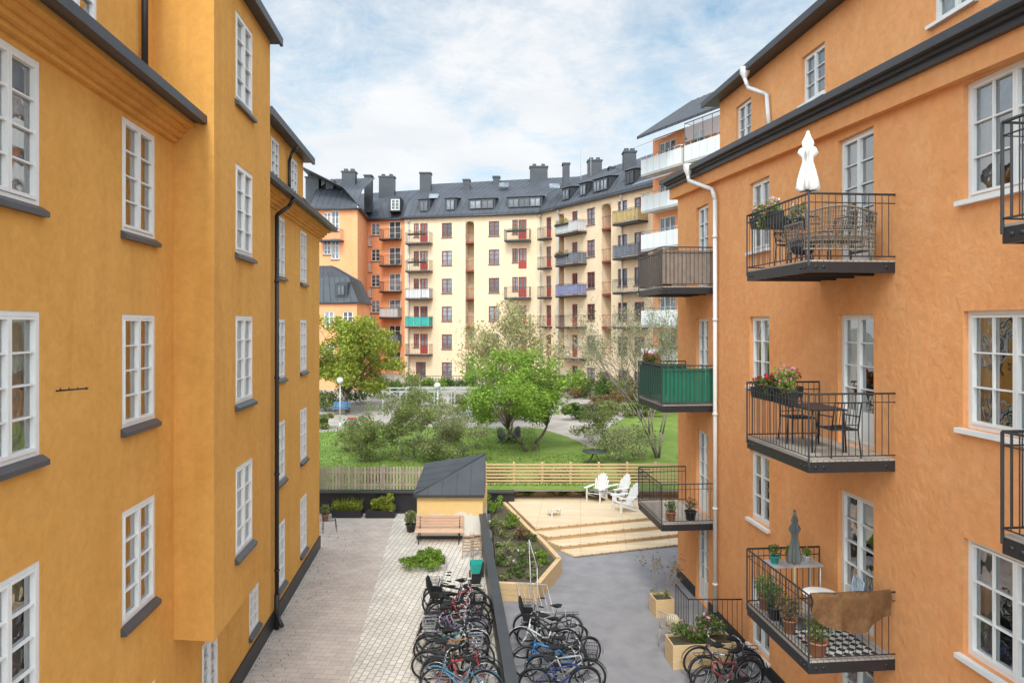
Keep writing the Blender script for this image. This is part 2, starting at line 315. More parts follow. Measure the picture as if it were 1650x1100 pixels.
def wintpl(w,h,style):
    near=style in('left','right','rightw','door'); v=vrn.randrange(3) if near else 0
    key=(round(w,2),round(h,2),style,v)
    if key in TPL: return TPL[key]
    S=dict(left=(whitep,2,4,.06,.06,sillm),right=(whitep,2,3,.06,.13,whitep),rightw=(whitep,4,3,.06,.13,whitep),door=(whitep,2,4,.06,.13,None),
        far=(redp,2,3,.08,.12,sillm),fardoor=(reddoor,1,1,.12,.12,None),farw=(whitep,2,3,.09,.12,sillm),farbig=(whitep,3,1,.07,.12,None),dorm=(sillm,2,1,.08,.06,None))[style]
    fm,cols,rows,fw,dep,sm=S; f=MB(); x0,x1=-w/2,w/2; y0,y1=dep-.05,dep+.02
    f.bb(x0,y0,0,x0+fw,y1,h); f.bb(x1-fw,y0,0,x1,y1,h); f.bb(x0+fw,y0,0,x1-fw,y1,fw); f.bb(x0+fw,y0,h-fw,x1-fw,y1,h)
    if near:
        cs=2 if cols>=2 else 1; cw=(w-2*fw)/cs; th=.036
        for i in range(cs):
            a=x0+fw+i*cw; b=a+cw; ya,yb=y0-.015,y1-.02
            f.bb(a+.004,ya,fw+.004,a+th,yb,h-fw-.004); f.bb(b-th,ya,fw+.004,b-.004,yb,h-fw-.004); f.bb(a+th,ya,fw+.004,b-th,yb,fw+th+.01); f.bb(a+th,ya,h-fw-th,b-th,yb,h-fw-.004)
            if style=='door': f.bb(a+th,ya+.01,fw+th+.01,b-th,yb-.01,.62)
            lo=(.62 if style=='door' else fw+th)
            for j in range(1,rows):
                z=lo+(h-fw-th-lo)*j/rows; f.bb(a+th,ya+.012,z-.010,b-th,yb-.008,z+.010)
            if cols==4: m=(a+b)/2; f.bb(m-.010,ya+.014,lo,m+.010,yb-.01,h-fw-th)
    else:
        for i in range(1,cols): m=x0+w*i/cols; f.bb(m-.04,y0-.01,fw,m+.04,y1-.01,h-fw)
        for j in range(1,rows): z=h*j/rows; f.bb(x0+fw,y0+.005,z-.018,x1-fw,y1-.015,z+.018)
        if style=='fardoor': f.bb(x0+fw,y0+.01,fw,x1-fw,y1-.02,h*.42); f.bb(-.05,y0,h*.42,.05,y1,h-fw)
    parts=[]
    g=MB(); yg=dep-.005
    g.quad((x0+fw*.5,yg,fw*.5),(x1-fw*.5,yg,fw*.5),(x1-fw*.5,yg,h-fw*.5),(x0+fw*.5,yg,h-fw*.5)); parts.append(('pane',g.mesh('pane',glass if near else farglass)))
    if near:
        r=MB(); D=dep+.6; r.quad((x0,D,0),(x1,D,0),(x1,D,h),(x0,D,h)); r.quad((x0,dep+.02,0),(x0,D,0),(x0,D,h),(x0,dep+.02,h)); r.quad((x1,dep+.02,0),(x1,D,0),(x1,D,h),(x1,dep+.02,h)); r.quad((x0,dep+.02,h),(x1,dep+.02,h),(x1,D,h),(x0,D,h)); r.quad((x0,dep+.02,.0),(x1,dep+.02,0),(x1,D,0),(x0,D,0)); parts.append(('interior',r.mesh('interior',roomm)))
        def pan(a,b,z0,amp=.02):
            c=MB(); n=max(6,int((b-a)/.03)); vs=[]
            for i in range(n+1):
                x=a+(b-a)*i/n; y=dep+.10+amp*math.sin(i*1.4); vs+=[(x,y,z0),(x,y,h-.03)]
            c.add(vs,[(2*i,2*i+2,2*i+3,2*i+1) for i in range(n)],True); parts.append(('curtain',c.mesh('curtain',curt)))
        L_,R_=dict(left=((.46,.46),(.36,.5),(.5,.34)),door=((.3,0),(.35,.15),(.15,.35))).get(style,((.24,.28),(.34,.18),(.16,.36)))[v]
        pan(x0+.02,x0+w*L_,.05)
        if R_: pan(x1-w*R_,x1-.02,.05)
    if sm:
        s=MB(); ys=dep-.052
        if sm is sillm: s.add([(x0-.05,-.08,-.05),(x1+.05,-.08,-.05),(x1+.05,ys,.012),(x0-.05,ys,.012),(x0-.05,-.08,-.11),(x1+.05,-.08,-.11),(x1+.05,-.002,-.11),(x0-.05,-.002,-.11)],[(0,1,2,3),(0,4,5,1),(4,7,6,5),(0,3,7,4),(1,5,6,2)])
        else: s.bb(x0-.06,-.09,-.07,x1+.06,ys-.001,-.004)
        parts.append(('sill',s.mesh('sill',sm)))
    TPL[key]=(f.mesh('frame',fm),parts); return TPL[key]
def window(root,W,t,z,w,h,style,name='window'):
    fmesh,parts=wintpl(w,h,style)
    o=inst(name,fmesh,root,W.pt(t,z)-WL[root.name],(0,0,W.rz))
    for n,m in parts: inst(n,m,o)
    return o
def railing(mb,L,P,hh=1.05,step=.1,r=.008,n=4,base=.06):
    pts=[(0,0),(0,-P),(L,-P),(L,0)]
    for (a,b),(c,d) in zip(pts,pts[1:]):
        for z,rr in ((hh,.018),(base,.012),(hh-.14,.009)): mb.bar((a,b,z),(c,d,z),rr,4)
        ln=math.hypot(c-a,d-b); k=int(ln/step)
        for i in range(k): q=i/k; mb.bar((a+(c-a)*q,b+(d-b)*q,base if i else -.1),(a+(c-a)*q,b+(d-b)*q,hh),r if i else .02,n)
BT={}
def balcony(root,W,t0,z,L,P,panel=None,near=False,inset=.02):
    key=(round(L,2),P,panel.name if panel else None,near)
    if key not in BT:
        s=MB(); s.bb(0,-P,-.2,L,-P+.06,-.03); s.bb(0,-P+.06,-.2,.06,0,-.03); s.bb(L-.06,-P+.06,-.2,L,0,-.03); s.bb(.06,-P+.06,-.17,L-.06,0,-.05)
        if near:
            for x in (.12,.25,L-.12,L-.25): s.bar((x,-P-.012,-.11),(x,-P+.01,-.11),.025,8)
            for y in (-P+.12,-P+.25,-.15): s.bar((L-.01,y,-.11),(L+.012,y,-.11),.025,8)
            for a in range(1,4): s.bb(L*a/4-.03,-P+.07,-.21,L*a/4+.03,-.01,-.172)
        d=MB(); d.bb(.01,-P+.01,-.028,L-.01,-.005,0)
        r=MB(); railing(r,L,P,1.05,.105 if near else .16,.008 if near else .012,4 if near else 3)
        parts=[('floor_boards',d.mesh('floor_boards',baldeck)),('railing',r.mesh('railing',black))]
        if panel:
            q=MB(); pts=[(inset,0),(inset,-P+inset),(L-inset,-P+inset),(L-inset,0)]
            for (a,b),(c,e) in zip(pts,pts[1:]):
                ln=math.hypot(c-a,e-b); k=max(2,int(ln/(.11 if near else .4)))
                for i in range(k):
                    u0,u1=(i+.04)/k,(i+.96)/k; nx,ny=(e-b)/ln,-(c-a)/ln; o=-.006 if i%2 else .012
                    A=Vector((a+(c-a)*u0+nx*-o,b+(e-b)*u0-ny*o,.07)); B=Vector((a+(c-a)*u1-nx*o,b+(e-b)*u1-ny*o,.07)); up=Vector((0,0,.9)); th=Vector((-nx,-ny,0))*.012
                    q.add([A,B,B+th,A+th,A+up,B+up,B+up+th,A+up+th],[(0,3,2,1),(4,5,6,7),(0,1,5,4),(1,2,6,5),(2,3,7,6),(3,0,4,7)])
            parts.append(('railing_panel',q.mesh('railing_panel',panel)))
        BT[key]=(s.mesh('balcony',black),parts)
    m,parts=BT[key]; o=inst('balcony',m,root,W.pt(t0,z)-WL[root.name],(0,0,W.rz))
    for n,mm in parts: inst(n,mm,o)
    return o
def lin(mb,a0,z0,a1,z1,Y0,Y1):
    P=[AL(min(a0,a1),Y0),AL(max(a0,a1),Y0),AL(max(a0,a1),Y1),AL(min(a0,a1),Y1)]; mb.prism(P,min(z0,z1),max(z0,z1))

# ============ ground ============
g=MB(); g.quad((-400,-100,-.012),(400,-100,-.012),(400,900,-.012),(-400,900,-.012)); struct(g.build('ground',groundm))
g=MB(); g.quad(AL(-7,1,0),AL(-2.24,1,0),AL(-2.24,28.6,0),AL(-12,28.6,0)); struct(g.build('pavement',paving))
g=MB(); g.quad(AL(-2.24,1,.001),AL(1.13,1,.001),AL(1.13,28.6,.001),AL(-2.24,28.6,.001)); struct(g.build('paved_path',cobble))
g=MB(); g.quad(AL(1.32,1,0),AL(14,1,0),AL(14,29.8,0),AL(1.32,29.8,0)); struct(g.build('asphalt_yard',asphalt))
def slope(pts,dz): return [(p[0],p[1],gz(p[1])+dz) for p in pts]
g=MB(); g.add(slope([(-45,28.8),(45,28.8),(45,120),(-45,120)],0),[(0,1,2,3)]); struct(g.build('garden_path',gravel))
lw=[(-16,28.9),(12,28.9),(11.5,33),(GG(955,722).x,GG(955,722).y),(GG(915,704).x,GG(915,704).y),(GG(870,690).x,GG(870,690).y),(GG(760,690).x,GG(760,690).y),(GG(640,686).x,GG(640,686).y),(GG(560,694).x,GG(560,694).y),(-17,40)]
g=MB(); g.add(slope(lw,.02),[tuple(range(len(lw)))]); struct(g.build('lawn',grassm))
lw2=[(4.2,36.0),(14,33.5),(18,48),(9,50),(6,43)]
g=MB(); g.add(slope(lw2,.024),[tuple(range(len(lw2)))]); struct(g.build('lawn',grassm))
rg=random.Random(5); bm_=[];bf=[]
for _ in range(20000):
    Y=29.5+rg.random()**1.3*14; x=rg.uniform(-13,4.4 if Y<36 else 1.5); p=(x,Y,gz(Y)+.06)
    a=rg.random()*3.14; w=.02; h_=rg.uniform(.05,.12); b0=len(bm_); bm_+=[(p[0]-w*math.cos(a),p[1]-w*math.sin(a),p[2]-.05),(p[0]+w*math.cos(a),p[1]+w*math.sin(a),p[2]-.05),(p[0]+rg.uniform(-.04,.04),p[1]+rg.uniform(-.04,.04),p[2]-.05+h_)]; bf.append((b0,b0+1,b0+2))
m=bpy.data.meshes.new('grass'); m.from_pydata(bm_,[],bf); m.materials.append(bladem)
tag(inst('grass',m),'short green grass blades of the courtyard lawn','grass',kind='stuff')
bm_=[];bf=[]
for _ in range(300):
    Y=rg.uniform(15,27); p=AL(-4.5+rg.random()**3*1.2,Y,0)
    a=rg.random()*3.14; w=.01; b0=len(bm_); bm_+=[(p.x-w*math.cos(a),p.y-w*math.sin(a),.002),(p.x+w*math.cos(a),p.y+w*math.sin(a),.002),(p.x+rg.uniform(-.03,.03),p.y,rg.uniform(.03,.07))]; bf.append((b0,b0+1,b0+2))
m=bpy.data.meshes.new('weeds'); m.from_pydata(bm_,[],bf); m.materials.append(bladem); tag(inst('weeds',m),'tiny weeds growing in the paving joints along the yellow building','weeds',kind='stuff')

# ============ left yellow building ============
B=thing('apartment_building','yellow stucco apartment building on the left with projecting bay and dark gutter','building',AL(-4.6,10))
WA=Wall(AL(-4.6,3),AL(-4.6,24.2))
tY=lambda W,Y:(Y-W.P0.y)/W.d.y
rowsL=[9.22,6.43,3.64]; ops=[];wins=[]
def addw(W,ops,wins,Ya,Yb,z,h,st):
    a,b=sorted((tY(W,Ya),tY(W,Yb))); ops.append((round(a,3),round(b,3),z,z+h)); wins.append(((a+b)/2,z,round(b-a,2),h,st))
for Ya,Yb in ((4.3,5.38),(6.6,7.68),(9.6,10.68)):
    for z in rowsL+[.75]: addw(WA,ops,wins,Ya,Yb,z,1.62,'left')
for Ya,Yb in ((18.2,19.15),(21.1,22.05)):
    for z in rowsL+[.75]: addw(WA,ops,wins,Ya,Yb,z,1.62 if z>1 else 1.75,'left')
for Ya,Yb in ((12.7,13.6),(15.7,16.5)): addw(WA,ops,wins,Ya,Yb,.72,1.2,'left')
facade(B,WA,.42,11.2,ops,yellow)
for w_ in wins: window(B,WA,*w_)
pl=MB(); lin(pl,-4.7,-.02,-4.56,.43,3,24.24); pl.wbuild('plinth',black,B)
WB=Wall(AL(-3.9,11.32),AL(-3.9,14.86)); ops=[];wins=[]
for z in rowsL+[12.02]: addw(WB,ops,wins,12.46,13.56,z,1.64,'left')
e=MB(); a=AL(-3.9,11.32); b=AL(-4.6,11.4); b2=AL(-6.5,11.6); c=AL(-3.9,14.86); d=AL(-6.5,14.9)
ev=lambda p,z:(p[0],p[1],z)
e.quad(ev(b,2.65),ev(a,2.65),ev(a,14.6),ev(b,14.6)); e.quad(ev(b2,11.2),ev(b,11.2),ev(b,14.6),ev(b2,14.6))
e.quad(ev(c,2.65),ev(AL(-4.62,14.9),2.65),ev(AL(-4.62,14.9),14.6),ev(c,14.6)); e.quad(ev(c,11),ev(d,11),ev(d,14.6),ev(c,14.6))
e.quad(ev(a,2.65),ev(AL(-4.62,11.4),2.65),ev(AL(-4.62,14.9),2.65),ev(c,2.65))
facade(B,WB,2.65,14.6,ops,yellow,name='bay_wall',extra=e)
for w_ in wins: window(B,WB,*w_)
e=MB(); lin(e,-6.5,14.05,-3.72,14.16,11.2,15.0); lin(e,-3.72,14.02,-3.66,14.2,11.15,15.05); e.wbuild('bay_roof',slate,B)
WT=Wall(AL(-4.95,3),AL(-4.95,11.5)); ops=[];wins=[]
addw(WT,ops,wins,8.6,9.6,11.95,1.5,'left'); addw(WT,ops,wins,5.6,6.6,11.95,1.5,'left'); facade(B,WT,11.2,15,ops,yellow,name='attic_wall')
for w_ in wins: window(B,WT,*w_)
WC=Wall(AL(-4.75,17.3),AL(-4.75,22.2)); ops=[];wins=[]; dzt=13.2
addw(WC,ops,wins,20.5,21.4,11.7,1.25,'left'); addw(WC,ops,wins,18.2,19.1,11.7,1.25,'left')
e=MB(); e.quad(AL(-4.75,22.2,11.2),AL(-8,22.5,11.2),AL(-8,22.5,dzt),AL(-4.75,22.2,dzt)); e.quad(AL(-4.75,17.3,11.2),AL(-8,17.6,11.2),AL(-8,17.6,dzt),AL(-4.75,17.3,dzt))
facade(B,WC,11.2,dzt,ops,yellow,name='dormer_wall',extra=e)
for w_ in wins: window(B,WC,*w_)
e=MB(); lin(e,-8,dzt,-4.5,dzt+.1,17.1,22.4); lin(e,-4.5,dzt-.04,-4.42,dzt+.16,17.05,22.5)
e.add([AL(-4.5,17.1,dzt+.102),AL(-4.5,22.4,dzt+.102),AL(-8,22.4,dzt+1.1),AL(-8,17.1,dzt+1.1)],[(0,1,2,3)]); e.wbuild('dormer_roof',slate,B)
e=MB(); e.quad(AL(-4.6,24.2,.42),AL(-13,24.97,.42),AL(-13,24.97,11.2),AL(-4.6,24.2,11.2)); e.wbuild('end_wall',yellow,B)
for Y0,Y1 in ((3,11.36),(14.92,24.35)):
    e=MB()
    for i,(z0,z1,a) in enumerate(((10.93,11.0,-4.52),(11.002,11.08,-4.44),(11.082,11.16,-4.36),(11.162,11.25,-4.24))): lin(e,-4.8,z0,a,z1,Y0,Y1+.02*i)
    e.wbuild('cornice',yellow,B)
for Y0,Y1,az in ((3,11.45,-4.95),(14.95,24.5,-4.75)):
    e=MB(); lin(e,-4.8,11.252,-4.12,11.30,Y0,Y1); lin(e,-4.12,11.22,-4.02,11.36,Y0,Y1+.03)
    e.add([AL(-4.1,Y0,11.303),AL(-4.1,Y1,11.303),AL(az-.02,Y1,11.62),AL(az-.02,Y0,11.62)],[(0,1,2,3)])
    if Y0>10: e.add([AL(-4.1,22.4,11.305),AL(-4.1,24.5,11.305),AL(-9,24.9,11.31),AL(-9,23,13.0),AL(-4.9,22.5,12.2)],[(0,1,2,3,4)])
    e.wbuild('eaves_roof',slate,B)
e=MB(); p=lambda a,Y,z:AL(a,Y,z)
e.path([p(-4.07,17.9,11.2),p(-4.2,17.9,11.0),p(-4.48,17.75,10.75),p(-4.48,17.75,.35),p(-4.3,17.6,.12)],.055,8)
for z in (9,6.5,4,1.5): e.bar(p(-4.48,17.75,z),p(-4.48,17.75,z+.05),.07,8)
e.bar(p(-4.48,17.75,.0),p(-4.48,17.75,.9),.07,8)
e.wbuild('downpipe',black,B)
e=MB(); e.path([p(-4.86,10.9,14.9),p(-4.86,10.9,11.7)],.05,8); e.wbuild('downpipe',black,B)
e=MB(); e.path([p(-4.43,20.0,13.1),p(-4.6,20.0,12.95),p(-4.68,20.0,12.7),p(-4.68,20.0,11.5)],.045,8); e.wbuild('downpipe',black,B)
e=MB(); hk=p(-4.58,7.95,7.13); e.bar(hk,hk+AV*.30+Vector((0,.1,.02)),.011,5)
for i in range(4): q=hk+AV*(.04+.08*i)+Vector((0,.1*(.04+.08*i)/.3,.0)); e.bar(q,q+Vector((0,0,.035)),.006,4)
e.wbuild('wall_hook',black,B)

# ============ right orange building ============
B=thing('apartment_building','orange rough stucco apartment building on the right with black balconies','building',AL(7.15,12))
WR=Wall(AL(7.15,21.35),AL(7.15,3)); ops=[];wins=[]
ZR=[9.62,6.47,3.33,.35]
for z in ZR: addw(WR,ops,wins,15.25,16.25,z,1.62,'right'); addw(WR,ops,wins,7.9,9.5,z,1.62,'rightw'); addw(WR,ops,wins,4.2,5.7,z,1.62,'rightw')
FL=[8.93,5.75,2.57]
for z in FL+[.05]: addw(WR,ops,wins,11.5,12.56,z,2.33,'door'); addw(WR,ops,wins,18.85,19.75,z,2.33,'door')
facade(B,WR,0,11.9,ops,orange,depth=.17)
for w_ in wins: window(B,WR,*w_,name='balcony_door' if w_[4]=='door' else 'window')
for Y0,Y1 in ((3,11.4),(12.66,18.75),(19.85,21.38)): pl=MB(); lin(pl,7.12,-.02,7.3,.3,Y0,Y1); pl.wbuild('plinth',black,B)
for Y in (21.35,3): e=MB(); e.quad(AL(7.15,Y,0),AL(16,Y+.81,0),AL(16,Y+.81,12.2),AL(7.15,Y,12.2)); e.wbuild('end_wall',orange,B)
ez=lambda Y:12.28-(21.6-Y)*.048
def slant(mb,a0,a1,h0,h1,Y0=3,Y1=21.7):
    q=[]
    for Y in (Y0,Y1):
        z=ez(Y); q+=[AL(a0,Y,z+h0),AL(a1,Y,z+h0),AL(a1,Y,z+h1),AL(a0,Y,z+h1)]
    mb.add(q,[(0,1,2,3),(4,7,6,5),(0,4,5,1),(1,5,6,2),(2,6,7,3),(3,7,4,0)])
e=MB(); slant(e,7.0,7.3,-.42,-.1); e.wbuild('cornice',orange,B)
e=MB(); slant(e,6.9,7.4,-.1,0); slant(e,6.82,7.4,.003,.06); slant(e,6.7,6.88,.063,.19,3,21.8)
e.add([AL(6.8,3,ez(3)+.17),AL(6.8,21.75,ez(21.75)+.17),AL(8.85,21.9,13.3),AL(8.85,3,12.9)],[(0,1,2,3)])
for Y in [3.4+.6*i for i in range(31)]: e.bar(AL(6.85,Y,ez(Y)+.19),AL(8.84,Y,12.93+.02*(Y-3)+.01),.014,4)
e.wbuild('eaves_roof',slate,B)
WS=Wall(AL(8.8,22.2),AL(8.8,3)); ops=[];wins=[]
for Ya in (16.0,19.9,11.4,7.6): addw(WS,ops,wins,Ya,Ya+1.05,13.35,1.2,'right')
e=MB(); e.quad(AL(8.8,22.2,12.2),AL(16,22.85,12.2),AL(16,22.85,15.1),AL(8.8,22.2,15.1)); facade(B,WS,12.2,15.1,ops,orange,depth=.17,name='attic_wall',extra=e)
for w_ in wins: window(B,WS,*w_)
e=MB(); lin(e,8.45,15.1,16,15.2,3,22.6); lin(e,8.36,15.08,8.45,15.26,3,22.7); e.add([AL(8.45,3,15.21),AL(8.45,22.6,15.21),AL(14,22.6,17.5),AL(14,3,17.5)],[(0,1,2,3)])
for Y in [3.4+.6*i for i in range(32)]: e.bar(AL(8.46,Y,15.22),AL(14,Y,17.5),.016,4)
e.wbuild('main_roof',slate,B)
e=MB(); e.lathe([(.14,.25),(.14,.12),(.06,-.05),(.05,-.1)],10,AL(6.72,19.2,12.15))
e.path([AL(6.72,19.2,12.1),AL(6.74,19.2,11.95),AL(7.02,18.2,11.5),AL(7.05,18.1,11.2),AL(7.05,18.1,.3)],.055,8)
for z in (10.2,8,5.5,3,1): e.bar(AL(7.05,18.1,z),AL(7.05,18.1,z+.06),.072,8)
e.wbuild('downpipe',whitep,B); e=MB()
e.lathe([(.14,.25),(.14,.1),(.06,-.05),(.05,-.1)],10,AL(8.4,19.4,14.95))
e.path([AL(8.4,19.4,14.9),AL(8.45,19.3,14.6),AL(8.7,18.7,14.2),AL(8.72,18.6,13.2)],.055,8)
e.wbuild('downpipe',whitep,B)
for i,z in enumerate(FL):
    balcony(B,WR,.7,z,2.25,1.45,panel=(brownc,greenc,None)[i],near=True)
    balcony(B,WR,8.2,z,2.25,1.45,near=True)
    balcony(B,WR,14.25,z,2.25,1.45,near=True)
def RP(t0,u,o,z): return WR.pt(t0+u,z,o)

# ============ cream building ============
EA=19.25
Bc=thing('apartment_building','cream apartment building with red windows closing the far side of the courtyard','building',(0,72,2.2))
M0=(X(652,73),73); M1=(X(872,69.5),69.5); W1=(X(897,67.2),67.2)
dw=Vector((6.41,-10.1,0)).normalized(); W2=(W1[0]+dw.x*17.5,W1[1]+dw.y*17.5)
WM=Wall(M0,M1); WX=Wall(M1,W1); WW=Wall(W1,W2)
cz=[17.85-2.93*k for k in range(6)]
def wcol(W,px,rows,ops,wins,w=1.12,h=1.5,st='far',dz=-.75):
    t=W.t(px)
    for k in rows: ops.append((t-w/2,t+w/2,cz[k]+dz,cz[k]+dz+h)); wins.append((t,cz[k]+dz,w,h,st))
def loggia(W,px,w,ops,recs,z0=5.2):
    t=W.t(px); ops.append((t-w/2,t+w/2,z0,18.7,1.1)); recs.append((W,t,w,z0))
recs=[]; ops=[];wins=[]
wcol(WM,720,range(6),ops,wins); wcol(WM,796,range(6),ops,wins)
wcol(WM,683,range(5),ops,wins,.85,2.1,'fardoor',-1.3); wcol(WM,671,range(5),ops,wins,.6,1.4,'far',-.6); wcol(WM,678,[5],ops,wins)
wcol(WM,842,range(6),ops,wins,.85,2.1,'fardoor',-1.3); wcol(WM,830,range(5),ops,wins,.6,1.4,'far',-.6)
wcol(WM,757,[5],ops,wins,.9,.9,'far',-.2)
loggia(WM,757,.95,ops,recs); facade(Bc,WM,1.8,EA,ops,cream,depth=.18)
for w_ in wins: window(Bc,WM,*w_,name='balcony_door' if w_[4]=='fardoor' else 'window')
ops=[];wins=[]; wcol(WX,884,range(6),ops,wins,.85,2.1,'fardoor',-1.3); facade(Bc,WX,1.8,EA,ops,cream,depth=.18)
for w_ in wins: window(Bc,WX,*w_,name='balcony_door')
ops=[];wins=[]; wcol(WW,926,range(6),ops,wins,.85,2.1,'fardoor',-1.3); wcol(WW,952,range(6),ops,wins,1.15); wcol(WW,1003,range(6),ops,wins,1.2); wcol(WW,1030,range(6),ops,wins,1.2)
loggia(WW,904,1.0,ops,recs); loggia(WW,977,1.3,ops,recs); facade(Bc,WW,1.8,EA,ops,cream,depth=.18)
for w_ in wins: window(Bc,WW,*w_,name='balcony_door' if w_[4]=='fardoor' else 'window')
for W,t,w,z0 in recs:
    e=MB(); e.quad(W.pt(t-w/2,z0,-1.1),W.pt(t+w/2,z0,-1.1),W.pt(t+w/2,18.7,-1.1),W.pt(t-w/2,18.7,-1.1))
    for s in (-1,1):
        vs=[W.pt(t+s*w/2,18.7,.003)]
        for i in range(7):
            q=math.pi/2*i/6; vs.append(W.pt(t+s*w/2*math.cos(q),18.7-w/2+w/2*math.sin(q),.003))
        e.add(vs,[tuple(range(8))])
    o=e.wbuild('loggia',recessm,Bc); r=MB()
    for k in range(5):
        z=cz[k]-1.3; r.add([W.pt(t-w/2,z-.18,-.01),W.pt(t+w/2,z-.18,-.01),W.pt(t+w/2,z-.18,-1.09),W.pt(t-w/2,z-.18,-1.09),W.pt(t-w/2,z,-.01),W.pt(t+w/2,z,-.01),W.pt(t+w/2,z,-1.09),W.pt(t-w/2,z,-1.09)],[(0,3,2,1),(4,5,6,7),(0,1,5,4),(1,2,6,5),(2,3,7,6),(3,0,4,7)])
        r.bar(W.pt(t-w/2,z+1,-.03),W.pt(t+w/2,z+1,-.03),.025,4)
        for i in range(1,6): r.bar(W.pt(t-w/2+w*i/6,z,-.03),W.pt(t-w/2+w*i/6,z+1,-.03),.012,3)
    r.wbuild('loggia_railing',redp,o)
for k,p in zip(range(5),(None,None,whitecl,teacl,None)): balcony(Bc,WM,WM.t(678)-1.35,cz[k]-1.32,2.7,1.0,p)
for k in (0,2,3): balcony(Bc,WM,WM.t(836)-1.3,cz[k]-1.32,2.6,1.0)
for k in (0,1,2,3): balcony(Bc,WX,WX.t(883)-.7,cz[k]-1.32,1.4,.8)
for k,p in zip(range(5),(whitecl,greycl,bluecl,None,None)): balcony(Bc,WW,WW.t(915)-.5,cz[k]-1.32,3.4,1.1,p)
for k,p in zip(range(4),(yelcl,greycl,None,None)): balcony(Bc,WW,WW.t(1018)-1.2,cz[k]-1.32,3.2,1.1,p)
def offs(poly,d):
    out=[]
    for i,p in enumerate(poly):
        p=Vector((p[0],p[1],0)); ns=[]
        if i>0: q=Vector((*poly[i-1],0)); v=(p-q).normalized(); ns.append(Vector((v.y,-v.x,0)))
        if i<len(poly)-1: q=Vector((*poly[i+1],0)); v=(q-p).normalized(); ns.append(Vector((v.y,-v.x,0)))
        if len(ns)==1: out.append(p+ns[0]*d)
        else: m=(ns[0]+ns[1]).normalized(); out.append(p+m*(d/max(.4,m.dot(ns[0]))))
    return out
def mansard(root,poly,prof,step=.62,name='roof',mat=roofm):
    lines=[[Vector((p.x,p.y,z)) for p in offs(poly,d)] for d,z in prof]; e=MB()
    for l0,l1 in zip(lines,lines[1:]):
        for i in range(len(poly)-1):
            e.quad(l0[i],l0[i+1],l1[i+1],l1[i]); n=max(2,int((l0[i+1]-l0[i]).length/step))
            for k in range(n+1): e.bar(l0[i].lerp(l0[i+1],k/n),l1[i].lerp(l1[i+1],k/n),.035,3)
    return e.wbuild(name,mat,root)
poly=[M0,M1,W1,W2]
rf=mansard(Bc,poly,[(.35,19.22),(.35,19.45),(-1.2,21.4),(-7,24.3),(-14,22)])
def gutter(root,poly,z,out=.35,mat=slate):
    e=MB(); L=offs(poly,out)
    for a,b in zip(L,L[1:]): e.bar((a.x,a.y,z),(b.x,b.y,z),.1,6)
    L2=offs(poly,out); L1=offs(poly,-.02)
    for i in range(len(poly)-1): e.quad((L1[i].x,L1[i].y,z),(L1[i+1].x,L1[i+1].y,z),(L2[i+1].x,L2[i+1].y,z),(L2[i].x,L2[i].y,z))
    e.wbuild('gutter',mat,root)
gutter(Bc,poly,19.2)
def chimney(root_roof,px,y0,y1,w,Y,d=1.,mat=slate,cap=True):
    x=X(px,Y); ww=w*.88/F*Y; z1=Z(y0,Y); z0=Z(y1,Y)-1.5; e=MB(); e.bb(x-ww/2,Y-d/2,z0,x+ww/2,Y+d/2,z1-.15)
    e.bb(x-ww/2-.08,Y-d/2-.08,z1-.148,x+ww/2+.08,Y+d/2+.08,z1)
    if w>20:
        for i in (-1,1): e.bb(x+i*ww*.25-.2,Y-.2,z1+.002,x+i*ww*.25+.2,Y+.2,z1+.3)
    return e.wbuild('chimney',mat,root_roof)
for px,y0,y1,w,Y in ((686,279,300,20,77),(752,290,305,12,76),(800,285,300,12,77),(868,269,285,32,76),(912,264,305,12,71),(958,259,292,25,71),(985,270,300,10,68),(1014,245,292,22,63),(1000,274,290,14,66)): chimney(rf,px,y0,y1,w,Y)
def dormer(roof,W,px,w,z0,z1,st='dorm',out=-.05,n=1):
    t=W.t(px); e=MB(); P=lambda u,z,o:W.pt(t+u,z,o)
    for u in (-w/2-.15,w/2+.15): e.quad(P(u,z0,out),P(u,z1,out),P(u,z1+.1,-2.5),P(u,z0,-2.5))
    e.quad(P(-w/2-.15,z0,out),P(w/2+.15,z0,out),P(w/2+.15,z1,out),P(-w/2-.15,z1,out)); e.quad(P(-w/2-.3,z1,out+.2),P(w/2+.3,z1,out+.2),P(w/2+.3,z1+.35,-3),P(-w/2-.3,z1+.35,-3))
    e.wbuild('dormer',slate,roof)
    f,parts=wintpl(round((w-.1)/n,2),round(z1-z0-.25,2),st)
    for i in range(n):
        q=inst('dormer_window',f,Bc,W.pt(t+(i-(n-1)/2)*w/n,z0+.1,out+.18)-WL[Bc.name],(0,0,W.rz)); inst('pane',parts[0][1],q)
for px,w,n in ((683,1.0,1),(726,1.0,1),(845,3.4,3),(776,2.6,2)): dormer(rf,WM,px,w,19.85,21.2 if n<2 else 21.0,n=n)
for px,w,n in ((912,1.2,1),(940,1.0,1),(968,2.0,2),(1015,1.1,1)): dormer(rf,WW,px,w,19.85,21.1,n=n)
for px,py in ((700,318),(812,300),(893,302),(930,318),(975,300)):
    e=MB(); Y=74.5 if px<880 else 68; x=X(px,Y); z=Z(py,Y); e.add([(x-.5,Y-1.2,z-.3),(x+.5,Y-1.2,z-.3),(x+.5,Y-.2,z+.35),(x-.5,Y-.2,z+.35)],[(0,1,2,3)]); e.wbuild('skylight',farglass,rf)
for px,y0,Y in ((936,240,70),(952,250,70),(1003,250,64)): e=MB(); e.bar((X(px,Y),Y,Z(y0,Y)),(X(px,Y),Y,Z(300,Y)),.03,4); e.wbuild('antenna',steel,rf)
